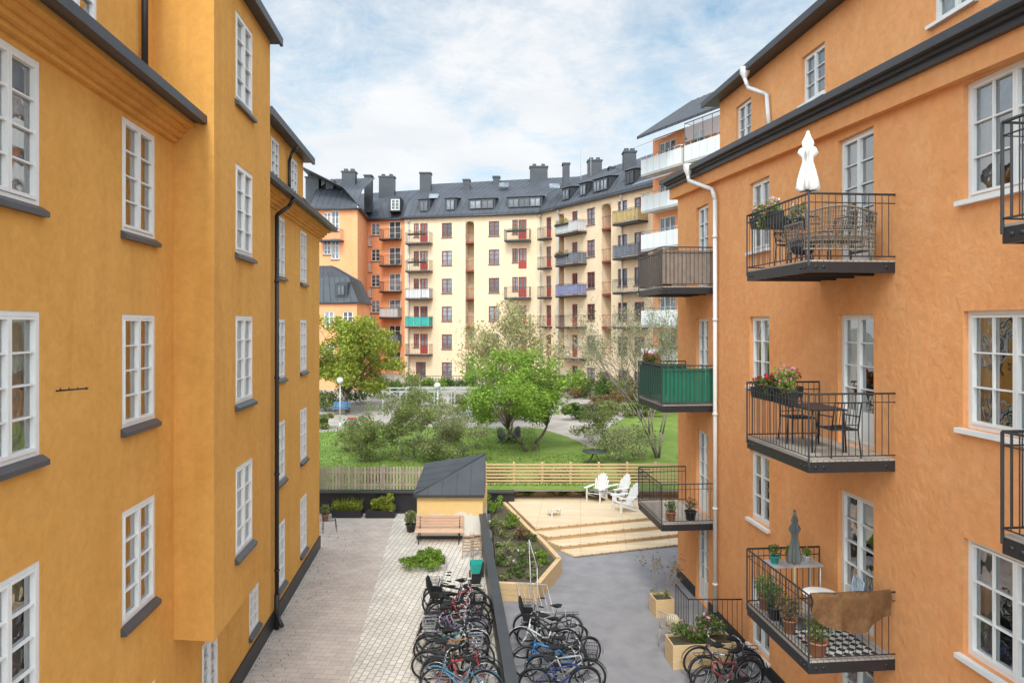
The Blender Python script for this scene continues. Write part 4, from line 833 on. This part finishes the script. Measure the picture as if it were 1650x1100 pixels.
pot('potted green shrub beside the left corner of the shed',G(662,856),.2,.3,slate,leafC,600,.26,.5,.08,flowerW,seed=5)
pot('terracotta pot plant below the picket fence by the yellow building',G(524,838),.15,.25,terr,leafC,300,.2,.4,.08,seed=6)
def chair(name,label,loc,rz,mat,cat='chair',group=None,sw=.44,sh=.45,bh=.45,rods=True,arm=False):
    t=thing(name,label,cat,loc,rz,group); s=sw/2; e=MB()
    for i in range(9): y=-s+sw*i/8; e.bar((-s,y,sh),(s,y,sh),.010,4)
    e.path([(-s,-s,sh),(s,-s,sh),(s,s,sh),(-s,s,sh)],.012,5,True); e.build('seat',mat,t)
    e=MB(); e.path([(-s,s,sh),(-s,s+.1,sh+bh),(s,s+.1,sh+bh),(s,s,sh)],.013,5)
    for i in range(1,8): x=-s+sw*i/8; e.bar((x,s+.02,sh+.08),(x,s+.1,sh+bh),.007,4)
    e.bar((-s,s+.02,sh+.08),(s,s+.02,sh+.08),.009,4); e.build('backrest',mat,t)
    for sx,sy in ((-1,-1),(1,-1),(1,1),(-1,1)): e=MB(); e.bar((sx*s,sy*s,sh),(sx*(s+.03),sy*(s+.04),0),.012,5); e.build('leg',mat,t)
    if arm:
        for sx in (-1,1): e=MB(); e.path([(sx*s,-s,sh),(sx*s,-s,sh+.2),(sx*s,s+.05,sh+.22)],.012,5); e.build('armrest',mat,t)
    return t
chair('folding_chair','grey folding chair on the paving beside the yellow building',G(531,855),1.9,slate)
def bench(label,loc,rz,w,mat,legm=black,back=True):
    t=thing('bench',label,'bench',loc,rz); e=MB()
    for i in range(4): e.bb(-w/2,-.25+.12*i,.43,w/2,-.15+.12*i,.455)
    e.build('seat',mat,t)
    if back:
        e=MB()
        for i in range(4): e.bb(-w/2,.23+.025*i,.52+.1*i,w/2,.25+.025*i,.6+.1*i)
        e.build('backrest',mat,t)
    for sx in (-1,1): e=MB(); x=sx*(w/2-.15); e.path([(x,-.22,0),(x,-.22,.42),(x,.2,.42),(x,.33,.9 if back else .42)],.02,5); e.bar((x,.2,.42),(x,.24,0),.02,5); e.build('leg',legm,t)
    return t
bench('salmon slatted wooden bench against the shed front',G(708,873)+Vector((0,-.05,0)),0,1.75,woodr)
t=thing('handcart','small turquoise plastic cart beside the dividing wall behind the bicycles','cart',G(768,928)); t.scale=(.7,.6,.75); e=MB(); e.add([(-.22,-.3,.2),(.22,-.3,.2),(.22,.3,.2),(-.22,.3,.2),(-.3,-.4,.6),(.3,-.4,.6),(.3,.4,.6),(-.3,.4,.6)],[(0,3,2,1),(0,1,5,4),(1,2,6,5),(2,3,7,6),(3,0,4,7)]); e.build('tub',teal,t)
for s_ in (-1,1):
    e=MB(); e.bar((s_*.27,-.1,.15),(s_*.32,-.1,.15),.15,14); e.build('wheel',rubber,t)
e=MB(); e.path([(-.2,.4,.6),(-.2,.65,.95),(.2,.65,.95),(.2,.4,.6)],.015,5); e.build('handle',steel,t)
for i,(px,py,lb) in enumerate(((754,900,'folded brown slatted chair leaning by the shed corner, left one'),(768,898,'folded brown slatted chair leaning on the dividing wall, right one'))):
    t=thing('folding_chair',lb,'chair',G(px,py),.2*i,'folded brown chairs'); e=MB()
    for k in range(6): e.box((0,.05+.03*k,.25+.09*k),(.34,.02,.05),(-.3,0,0))
    e.build('seat',woodb,t)
    for s_ in (-1,1): e=MB(); e.bar((s_*.18,-.05,0),(s_*.18,.25,.8),.012,4); e.build('leg',woodb,t)

# ============ right yard furniture ============
planterbox('pale wooden cube planter holding a bare sapling on the asphalt',G(1066,988),.52,.52,.48,woodn,.15,leafC,80,.2,.06,seed=8)
wispy('thin sparse sapling growing in the wooden cube planter','sapling',G(1066,988)+Vector((0,0,.43)),1.7,5,3,leafR,barkg,.011,.06,spread=.4,depth=3,perend=2,name='sapling',lsp=.05)
planterbox('wide wooden planter box full of roses beside the orange wall',G(1128,1066),1.5,.6,.55,woodn,AANG,leafE,1300,.5,.075,flowerP,seed=9)
t=thing('railing_screen','black metal railing screen around the ground floor terrace','railing',AL(5.9,17)); e=MB()
A=AL(5.8,17.5); B_=AL(5.8,16.55); C_=AL(7.1,16.55)
for p_,q_ in ((A,B_),(B_,C_)):
    for z in (.1,1.25): e.bar((p_.x,p_.y,z),(q_.x,q_.y,z),.018,5)
    n=int((q_-p_).length/.11)
    for i in range(n+1): r=p_.lerp(q_,i/n); e.bar((r.x,r.y,0 if i%n==0 else .1),(r.x,r.y,1.25),.009,4)
e.wbuild('bars',black,t)
chair('folding_chair','small wooden folding chair by the terrace railing screen',G(1084,1040),2.4,woodo)
e=MB(); e.lathe([(.001,.0),(.16,.05),(.2,.18),(.12,.3),(.001,.33)],12); tag(e.build('cushion',pm('cream fabric',(.6,.5,.35),rough=.9),None,G(1084,1040)+Vector((.0,0,.45))),'cream cushion on the small wooden folding chair','cushion')

# ============ balcony things ============
def flowerbox(label,W,t0,u,o,z,w,leaf,fl,n=700,rz=0,h=.2,lh=.28,mat=black,seed=0,trail=0,name='flower_box'):
    p=W.pt(t0+u,z,o); t=thing(name,label,'flower box',p,W.rz+rz); e=MB(); e.add([(-w/2,-.08,0),(w/2,-.08,0),(w/2,.08,0),(-w/2,.08,0),(-w/2-.01,-.1,h),(w/2+.01,-.1,h),(w/2+.01,.1,h),(-w/2-.01,.1,h)],[(0,3,2,1),(0,1,5,4),(1,2,6,5),(2,3,7,6),(3,0,4,7),(4,5,6,7)]); e.build('box',mat,t)
    rn=random.Random(seed); pts=[]
    for i in range(11): pts+=blob(n//9,(rn.uniform(-.46,.46)*w,rn.uniform(-.03,.03),h+lh*rn.uniform(.05,.7)-trail*rn.random()),(w*.15,.14,lh*.35),rn)
    inst('foliage',leafmesh('foliage',pts,.055,leaf),t)
    if fl: inst('flowers',leafmesh('flowers',[(p[0]*1.02,p[1]*1.2,p[2]+.05) for p in rn.sample(pts,n//4)],.06,fl),t)
    return t
hz_=.78; N0=8.2; F0=.7
z=FL[0]
flowerbox('flower box with mixed blooms on the top near balcony railing',WR,N0,.55,1.33,z+hz_,.95,leafA,flowerP,n=1100,seed=1,trail=.25,lh=.35)
flowerbox('small box of trailing green plants on the top near balcony rail, farther one',WR,N0,.13,.8,z+hz_,.9,leafC,flowerW,n=1000,rz=math.pi/2,seed=2,trail=.2,lh=.4)
def parasol(label,loc,hb,ht,r,mat,polem):
    t=thing('parasol',label,'parasol',loc); e=MB(); e.bar((0,0,0),(0,0,ht),.02,8); e.build('pole',polem,t)
    e=MB(); e.lathe([(.26,0),(.26,.05),(.06,.09),(.03,.3)],16); e.build('base',slate,t)
    d=ht-hb; e=MB(); e.lathe([(r*.8,hb),(r*1.0,hb+d*.04),(r*.85,hb+d*.2),(r*.62,hb+d*.38),(r*.45,hb+d*.5),(r*.5,hb+d*.58),(r*.85,hb+d*.66),(r*.7,hb+d*.72),(r*.42,hb+d*.76),(r*.5,hb+d*.84),(r*.25,hb+d*.94),(.015,ht+.04)],60,star=.34,k=6); e.build('canopy',mat,t)
parasol('closed white parasol standing on the top near balcony',RP(N0,.95,.75,z),1.35,2.38,.17,cloth_w,galv)
t=thing('sofa','open wicker sofa on the top near balcony','sofa',RP(N0,1.7,.78,z),WR.rz)
e=MB(); e.bb(-.33,-.58,.36,.26,.58,.42); e.build('seat',wick,t); e=MB()
def lattice(e,f,nu,nv,r=.009):
    for i in range(nu+1):
        for j in range(nv): e.bar(f(i/nu,j/nv),f(i/nu,(j+1)/nv),r,3)
    for j in range(nv+1):
        for i in range(nu): e.bar(f(i/nu,j/nv),f((i+1)/nu,j/nv),r if 0<j<nv else r*2.2,4)
lattice(e,lambda u,v:(.28+.08*v,-.6+1.2*u,.2+v*(.58+.12*math.sin(math.pi*u))),26,9); e.build('backrest',wick,t)
for s_ in (-1,1): e=MB(); lattice(e,lambda u,v:(-.33+.6*u,s_*(.58+.04*v),.2+.44*v),10,5); e.build('armrest',wick,t)
for sx in(-1,1):
    for sy in (-1,1): e=MB(); e.bar((sx*.28,sy*.54,0),(sx*.28,sy*.54,.36),.02,5); e.build('leg',wick,t)
chair('garden_chair','black wire chair on the top near balcony, at the far end',RP(N0,.45,.75,z),WR.rz+2.2,black,arm=True)
chair('garden_chair','black wire chair on the top near balcony, beside the door',RP(N0,.95,.35,z),WR.rz+.2,black,arm=True)
t=thing('grill','low black grill on the top near balcony floor','grill',RP(N0,1.75,1.28,z)); e=MB(); e.lathe([(.001,.12),(.14,.14),(.2,.24),(.2,.26),(.15,.33),(.001,.36)],16); e.build('bowl',black,t)
for i in range(3): a_=i*2.1; e=MB(); e.bar((math.cos(a_)*.1,math.sin(a_)*.1,.16),(math.cos(a_)*.16,math.sin(a_)*.16,0),.01,4); e.build('leg',black,t)
z=FL[1]
flowerbox('flower box of red geraniums on the middle near balcony railing',WR,N0,.5,1.33,z+hz_,.8,leafE,flowerR,seed=3)
flowerbox('flower box of red geraniums at the far corner of the middle near balcony',WR,N0,.13,.85,z+hz_,.8,leafE,flowerR,rz=math.pi/2,seed=4)
flowerbox('flower box with pink and white blooms, nearer one on the middle near balcony',WR,N0,1.25,1.33,z+hz_,.5,leafA,flowerP,seed=5,lh=.45)
t=thing('table','black metal table on the middle near balcony','table',RP(N0,1.2,.75,z),WR.rz); e=MB(); e.bb(-.45,-.32,.70,.45,.32,.725)
e.build('tabletop',black,t)
for sx in(-1,1):
    for sy in (-1,1): e=MB(); e.bar((sx*.4,sy*.28,.7),(sx*.43,sy*.3,0),.015,5); e.build('leg',black,t)
chair('garden_chair','black metal chair at the near end of the middle balcony table',RP(N0,1.88,.75,z),WR.rz-1.6,black,arm=True,group='black chairs on the middle near balcony')
chair('garden_chair','black metal chair at the far end of the middle balcony table',RP(N0,.5,.7,z),WR.rz+1.6,black,arm=True,group='black chairs on the middle near balcony')
z=FL[2]
o=MB(); o.bb(-.6,-.5,.004,.6,.5,.012); tag(o.build('rug',rugm,None,RP(N0,1.55,.72,z),(0,0,WR.rz)),'black and white patterned rug on the bottom near balcony floor','rug')
parasol('closed dark grey parasol on the bottom near balcony',RP(N0,.95,1.0,z),1.1,2.0,.1,cloth_g,woodo)
t=thing('table','small round white table on the bottom near balcony','table',RP(N0,1.35,.75,z+.013)); e=MB(); e.lathe([(.001,.7),(.28,.7),(.3,.69),(.28,.675),(.001,.675)],20); e.build('tabletop',whitep,t)
for i in range(3): a_=i*2.1; e=MB(); e.bar((0,0,.67),(math.cos(a_)*.25,math.sin(a_)*.25,0),.012,5); e.build('leg',whitep,t)
t=thing('shelf_table','light grey console table at the far end of the bottom near balcony','table',RP(N0,.3,.7,z),WR.rz); e=MB(); e.bb(-.2,-.5,.84,.2,.5,.87); e.build('tabletop',galv,t)
for sx in(-1,1):
    for sy in (-1,1): e=MB(); e.bar((sx*.17,sy*.45,.84),(sx*.17,sy*.45,0),.014,5); e.build('leg',galv,t)
pot('small turquoise pot on the grey console table',RP(N0,.3,1.05,z+.872),.09,.14,teal,leafE,160,.13,.2,.04,seed=11); pot('small terracotta pot in the centre of the grey console table',RP(N0,.3,.75,z+.872),.08,.13,terr,leafA,160,.12,.18,.04,seed=12); pot('small white pot beside the wall on the grey console table',RP(N0,.3,.42,z+.872),.07,.12,whitep,leafA,140,.1,.16,.04,seed=13)
chair('folding_chair','light blue folding chair on the bottom near balcony by the door',RP(N0,1.2,.3,z),WR.rz-.2,lblue)
n,m_=40,24; vv=[]
for i in range(n+1):
    u=i/n
    for j in range(m_+1):
        v=j/m_; L_=.18+.44*(math.sin(math.pi*(.05+.86*u))**.8)+.03*math.sin(u*13) if v>.4 else .2
        w=(v-.4)/.6 if v>.4 else (v-.4)/.4
        fold=(.03*math.sin(u*17+w*2.5)+.012*math.sin(u*37+w))*w
        dd=(.035+fold) if v>.4 else -.03
        zz=-w*L_ if v>.4 else w*.3
        if abs(v-.4)<.03: zz=.027+.006*math.sin(u*14); dd=0
        q=WR.d*dd+(-WR.n)*(u*1.33+.02*math.sin(w*5)); vv.append((q.x,q.y,zz))
e=MB(); e.add(vv,[(i*(m_+1)+j,(i+1)*(m_+1)+j,(i+1)*(m_+1)+j+1,i*(m_+1)+j+1) for i in range(n) for j in range(m_)],True); tag(e.build('blanket',tan,None,RP(N0,2.25,1.42,z+1.06)),'brown woven blanket draped over the bottom near balcony railing','blanket')
for i,(u,o_,lf,r_,lb) in enumerate(((.25,1.2,leafA,.14,'leafy plant in a pot at the outer far corner of the bottom near balcony'),(.7,1.25,leafE,.13,'dark leaved pot plant along the outer rail of the bottom near balcony'),(1.25,1.25,leafR,.12,'reddish pot plant midway along the outer rail of the bottom near balcony'),(2.05,1.2,leafC,.16,'big terracotta pot plant at the outer near corner of the bottom near balcony'))):
    pot(lb,RP(N0,u,o_,z+.001),r_,.24,terr if i!=1 else slate,lf,450,.22,.4,.05,flowerP if i==0 else None,seed=20+i)
flowerbox('flower box with red blooms on the green panelled balcony',WR,F0,.8,1.3,FL[1]+.86,1.3,leafE,flowerR,seed=7)
pot('tall leafy plant rising behind the brown slatted balcony screen',RP(F0,.6,.8,FL[0]),.2,.35,terr,leafC,400,.25,.8,.06,seed=30); pot('flowering plant at the near corner behind the brown slatted screen',RP(F0,1.6,1.1,FL[0]),.15,.3,terr,leafR,200,.2,.55,.05,seed=31)
pot('terracotta pot plant at the near end of the bottom far balcony',RP(F0,1.95,1.1,FL[2]),.14,.24,terr,leafE,250,.18,.3,.05,seed=32); pot('round black pot on the bottom far balcony beside the door',RP(F0,1.95,.55,FL[2]),.16,.25,black,leafR,250,.2,.35,.05,seed=33)
pot('green plant by the wall of the right edge balcony, middle floor',RP(14.25,.4,1.2,FL[1]),.16,.25,whitep,leafA,350,.25,.5,.06,seed=34); pot('plants in a white pot on the lowest right edge balcony',RP(14.25,.3,1.2,FL[2]),.16,.25,whitep,leafE,350,.25,.5,.06,seed=35)
for i,(W,px,k,lf,fl,lb) in enumerate(((WM,678,0,leafC,flowerR,'flower box on the top left balcony of the cream facade'),(WM,678,1,leafE,flowerP,'flower box on the second balcony down, left column of the cream facade'),(WW,920,0,leafA,flowerR,'overflowing flower box on the top white balcony of the cream wing'),(WW,920,1,leafE,flowerR,'flower box on the dark balcony of the cream wing'),(WM,836,0,leafC,None,'flower box on the top balcony near the cream corner'))):
    flowerbox(lb,W,W.t(px),0,1.15,cz[k]-.6,2.,lf,fl,500,0,.2,.5,seed=40+i)

# ============ trees ============
p=GG(855,727); tree('tree','green spreading tree with forked trunk in the middle of the lawn','tree',p,5.7,3.1,1.6,21000,.14,leafT,bark,.1,80,2,fork=.22,nst=2,leanx=-.65,cr=.23,fill=.12,jag=.22)
p=GG(822,700); wispy('taller pale tree rising behind the spreading lawn tree','tree',p,8.0,3,3,leafP,barkg,.07,.15,spread=.34,depth=5,perend=7,lsp=.25,open_=.18)
p=GG(560,664); tree('tree','broad yellow green tree beside the yellow building in the courtyard','tree',p,7.1,3.6,1.3,20000,.2,leafB,bark,.2,70,4,fork=.2,cr=.24,fill=.2,jag=.18)
p=GG(1060,738); wispy('wispy half bare tree next to the orange building corner','tree',p,9.2,16,6,leafD,barkg,.05,.09,spread=.36,depth=5,perend=4,lean=(-.12,0),lsp=.14,open_=.3)
big=[(655,742,4.2,1.7,8500,leafC,8,'tall olive shrub in the middle of the lawn group'),(598,744,2.8,1.4,6000,leafC,9,'rounded olive shrub left in the lawn group'),(732,745,2.9,1.6,7000,leafD,10,'wide grey green shrub right in the lawn group'),(692,722,3.1,1.5,4500,leafD,12,'feathery pale shrub behind the lawn group'),(963,716,2.4,1.4,5000,leafC,13,'dense green shrub where the garden path meets the lawn'),(1000,744,2.0,1.8,5500,leafD,14,'low loose shrub behind the slat fence near the orange building'),(566,728,1.6,1.0,3000,leafC,15,'small olive shrub between the yellow building and the lawn group')]
for px,py,h,r_,n,lm,sd_,lb in big: tree('large_shrub',lb,'shrub',GG(px,py),h,r_,.12,n,.095,lm,barkg,.025,44,sd_,'large shrubs on the lawn',fork=.08,nst=5,cr=.26,fill=.1,jag=.28)
p=GG(1075,664); tree('tree','dark leafy tree in front of the white balconies','tree',p,5.,2.2,1.,4500,.17,leafC,bark,.12,26,15)
hd=[(530,662,leafC,1.6,1.6,'dark shrub beneath the yellow green tree'),(585,650,leafE,2,1.8,'dark hedge shrub left of the white pergola'),(628,640,leafE,1.8,2.,'dense shrub below the far orange facade'),(664,632,leafC,1.6,1.5,'shrub below the left balcony column of the cream facade'),(700,636,leafA,1.6,1.6,'green shrub behind the pergola roof'),(738,634,leafE,1.8,1.5,'dark shrub below the arched recess of the cream facade'),(775,628,leafA,1.6,1.9,'leafy shrub against the cream facade behind the pale tree'),(925,640,leafR,1.6,1.6,'reddish shrub at the foot of the cream wing'),(955,632,leafC,1.6,1.9,'olive shrub at the foot of the cream wing'),(985,640,leafE,1.8,1.8,'dark shrub right of the olive one at the cream wing'),(1020,648,leafC,2,1.9,'shrub in front of the wispy tree near the cream wing'),(880,640,leafE,1.6,1.5,'dark shrub in the inner corner of the cream building'),(518,690,leafC,.9,.9,'low shrub touching the yellow building edge by the path'),(760,668,leafA,1.2,1.2,'green shrub at the right end of the pergola'),(930,676,leafE,1.1,1.1,'clipped dark shrub beside the garden path'),(1040,672,leafA,1.5,1.4,'green shrub in front of the garden terrace')]
for i,(px,py,lm,r_,h,lb) in enumerate(hd):
    bush('shrub',lb,'shrub',GG(px,py),r_,r_*.8,h,1700,.16,lm,'shrubs at the back of the courtyard',seed=60+i)
rn=random.Random(21)
for i in range(38):
    px=rn.uniform(600,1060); py=rn.uniform(622,678)
    if 610<px<770 and py>655: py-=22
    bush('shrub','low shrub in the mixed planting along the back terraces of the courtyard','shrub',GG(px,py),rn.uniform(.9,1.6),rn.uniform(.7,1.2),rn.uniform(.7,1.4),900,.15,rn.choice([leafC,leafE,leafR,leafD,leafA]),'low shrubs along the back terraces',seed=200+i)
for i,(px,lb) in enumerate(((800,'green perennials left behind the deck fence'),(900,'low plants behind the middle of the deck fence'),(1010,'leafy plants behind the right part of the deck fence'),(600,'grassy plants behind the picket fence'),(790,'climbing plant at the left end of the deck fence'))):
    bush('shrub',lb,'shrub',(X(px,30.4),30.4,.9),1.2,.4,.7,1300,.09,(leafA,leafC,leafE,leafD,leafA)[i],'plants along the fences',flowerW if i==1 else None,40,seed=90+i)
for i,(px,lb) in enumerate(((850,'small green plant at the deck edge in front of the slat fence, left one'),(900,'small green plant at the deck edge in front of the slat fence, middle one'),(945,'small green plant at the deck edge in front of the slat fence, right one'))):
    bush('shrub',lb,'shrub',(X(px,29.6),29.58,.5),.55,.12,.4,500,.07,(leafA,leafC,leafA)[i],'plants at the deck edge',seed=120+i)
# ============ garden furniture ============
t=thing('pergola','white pergola with arched brackets over the courtyard terrace','pergola',(-5.5,44.5,gz(44.5)))
x0,x1=X(617,43.7),X(755,43.7); zt=gz(44)+2.2
for x in [x0+(x1-x0)*i/5 for i in range(6)]:
    for y in (43.7,46.2): e=MB(); e.bb(x-.035,y-.035,gz(y)-.1,x+.035,y+.035,zt); e.wbuild('post',galv,t)
e=MB()
for y in (43.7,46.2): e.bb(x0-.1,y-.025,zt+.002,x1+.1,y+.025,zt+.08)
for i in range(7): x=x0+(x1-x0)*i/6; e.bb(x-.02,43.6,zt+.082,x+.02,46.3,zt+.12)
e.wbuild('roof_beam',galv,t)
for i in range(5):
    e=MB(); a=x0+(x1-x0)*i/5; w=(x1-x0)/5; pts=[(a+w*k/8,43.68,zt-.05-.4*(1-math.sin(math.pi*k/8))) for k in range(9)]; e.path(pts,.018,5); e.wbuild('arched_bracket',galv,t)
def lamp(label,p,h):
    t=thing('street_lamp',label,'street lamp',p); e=MB(); e.bar((0,0,0),(0,0,h-.3),.045,8,.03); e.bar((0,0,0),(0,0,.5),.07,8); e.build('pole',galv,t); e=MB(); e.lathe([(.001,0),(.12,.04),(.2,.18),(.2,.28),(.12,.38),(.001,.42)],14,(0,0,h-.32)); e.build('lamp_shade',whitep,t)
lamp('slim lamp post with white globe near the yellow green tree',GG(548,693),3.2); lamp('second slim lamp post behind the lawn shrubs',GG(705,690),2.8)
bench('blue wooden bench by the path under the yellow green tree',GG(549,668),0,1.1,bluep)
adirondack('dark slatted garden chair under the lawn tree, left one',GG(812,714),R(30),slate,.8,'dark chairs under the lawn tree'); adirondack('dark slatted garden chair under the lawn tree, right one',GG(828,712),R(-30),slate,.8,'dark chairs under the lawn tree')
for i,(px,py,lb) in enumerate(((725,680,'dark chair at the left of the pergola dining set'),(745,682,'dark chair at the right of the pergola dining set'),(640,690,'single dark chair on the path left of the pergola'),(955,672,'dark chair on the terrace right of the lawn tree'),(935,676,'dark chair nearest the lawn tree on the far terrace'))): chair('garden_chair',lb,GG(px,py),i*1.3,slate,group='dark chairs on the courtyard terrace')
def table(label,p,r=.5,mat=slate):
    t=thing('table',label,'table',p); e=MB(); e.lathe([(.001,.72),(r,.72),(r,.69),(.001,.69)],18); e.build('tabletop',mat,t)
    for i in range(4): a=i*1.57+.78; e=MB(); e.bar((0,0,.69),(math.cos(a)*r*.8,math.sin(a)*r*.8,0),.02,5); e.build('leg',mat,t)
table('dark round table under the pergola',GG(735,678)); table('dark round table on the far right terrace',GG(945,668)); table('dark round garden table just behind the slat fence',GG(958,750),.6)
t=thing('low_wall','grey stone terrace wall across the back of the courtyard','wall',(2,58,gz(58))); e=MB(); e.bb(-9,58,gz(58)-.2,16,58.4,gz(58)+.8); e.wbuild('wall_body',gravel,t); e=MB()
x=-9.
while x<16: e.bar((x,58.2,gz(58)+.8),(x,58.2,gz(58)+1.7),.02,3); x+=.25
e.bar((-9,58.2,gz(58)+1.7),(16,58.2,gz(58)+1.7),.03,4); e.wbuild('railing',black,t)
t=thing('toy','small red and blue toy by the path near the blue bench','toy',GG(567,680)); e=MB(); e.box((0,0,.2),(.5,.3,.2)); e.build('body',pm('red plastic',(.6,.05,.04),rough=.4),t)
for sx in(-1,1):
    for sy in (-1,1): e=MB(); e.bar((sx*.17,sy*.15,.1),(sx*.17,sy*.2,.1),.1,10); e.build('wheel',bluep,t)

# ============ world, sun, camera ============
w=bpy.data.worlds.new('World'); sc.world=w; w.use_nodes=True; T=w.node_tree; N=T.nodes; bg=N['Background']
SE,SR=R(50),R(184)
sd=Vector((math.sin(SR)*math.cos(SE),math.cos(SR)*math.cos(SE),math.sin(SE)))
def math_(op,a,b=None,c=None,clamp=False):
    n=N.new('ShaderNodeMath'); n.operation=op; n.use_clamp=clamp
    for i,v in enumerate((a,b,c)):
        if v is None: continue
        if isinstance(v,(int,float)): n.inputs[i].default_value=v
        else: T.links.new(v,n.inputs[i])
    return n.outputs[0]
sky=N.new('ShaderNodeTexSky'); sky.sky_type='NISHITA'; sky.sun_disc=False; sky.sun_elevation=SE; sky.sun_rotation=SR
tc=N.new('ShaderNodeTexCoord'); sx=N.new('ShaderNodeSeparateXYZ'); T.links.new(tc.outputs['Generated'],sx.inputs[0])
den=math_('ADD',math_('MAXIMUM',sx.outputs['Z'],0.),.2)
cb=N.new('ShaderNodeCombineXYZ'); T.links.new(math_('DIVIDE',sx.outputs['X'],den),cb.inputs[0]); T.links.new(math_('DIVIDE',sx.outputs['Y'],den),cb.inputs[1])
def wn(scale,det,rough,dist):
    n=N.new('ShaderNodeTexNoise'); n.inputs['Scale'].default_value=scale; n.inputs['Detail'].default_value=det; n.inputs['Roughness'].default_value=rough; n.inputs['Distortion'].default_value=dist; T.links.new(cb.outputs[0],n.inputs['Vector']); return n.outputs['Fac']
def wm(v,a,b,c,d):
    n=N.new('ShaderNodeMapRange'); n.inputs['From Min'].default_value=a; n.inputs['From Max'].default_value=b; n.inputs['To Min'].default_value=c; n.inputs['To Max'].default_value=d; T.links.new(v,n.inputs['Value']); return n.outputs[0]
cov=math_('MULTIPLY_ADD',wn(4.2,12,.72,.35),.5,wn(.95,9,.58,.3)); cov=wm(cov,.60,.90,0,1)
fac=math_('MULTIPLY',math_('ADD',cov,wm(sx.outputs['Z'],.12,.40,.8,.12),clamp=True),.96)
rc=N.new('ShaderNodeValToRGB'); rc.color_ramp.elements[0].color=(6.5,6.75,7.05,1); rc.color_ramp.elements[1].color=(7.5,7.55,7.6,1); rc.color_ramp.elements[0].position=.35; rc.color_ramp.elements[1].position=.62; T.links.new(wn(2.2,8,.6,.4),rc.inputs['Fac'])
tint=N.new('ShaderNodeMix'); tint.data_type='RGBA'; tint.blend_type='MULTIPLY'; tint.inputs[0].default_value=1; tint.inputs[7].default_value=(1.05,1.5,1.42,1); T.links.new(sky.outputs[0],tint.inputs[6])
mx=N.new('ShaderNodeMix'); mx.data_type='RGBA'; T.links.new(fac,mx.inputs[0]); T.links.new(tint.outputs[2],mx.inputs[6]); T.links.new(rc.outputs['Color'],mx.inputs[7])
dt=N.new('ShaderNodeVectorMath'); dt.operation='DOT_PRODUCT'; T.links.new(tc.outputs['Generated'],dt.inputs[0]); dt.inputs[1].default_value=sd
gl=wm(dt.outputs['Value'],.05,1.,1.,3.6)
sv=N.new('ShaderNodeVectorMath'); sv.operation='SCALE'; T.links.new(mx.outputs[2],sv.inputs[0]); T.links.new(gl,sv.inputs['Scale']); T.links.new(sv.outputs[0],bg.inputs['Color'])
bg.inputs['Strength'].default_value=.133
sl=bpy.data.lights.new('sun','SUN'); sl.energy=2.2; sl.angle=R(12); sl.color=(1,.94,.86); so=bpy.data.objects.new('sun',sl); COL.objects.link(so)
so.rotation_euler=sd.to_track_quat('Z','Y').to_euler()
cam=bpy.data.cameras.new('camera'); co=bpy.data.objects.new('camera',cam); COL.objects.link(co); co.location=(0,0,H); co.rotation_euler=(R(90),0,0); cam.lens=24; cam.sensor_width=36; cam.shift_y=-27/1650; cam.clip_end=2000; cam.clip_start=.1; sc.camera=co
sc.view_settings.view_transform='Standard'; sc.view_settings.look='None'; sc.view_settings.exposure=0
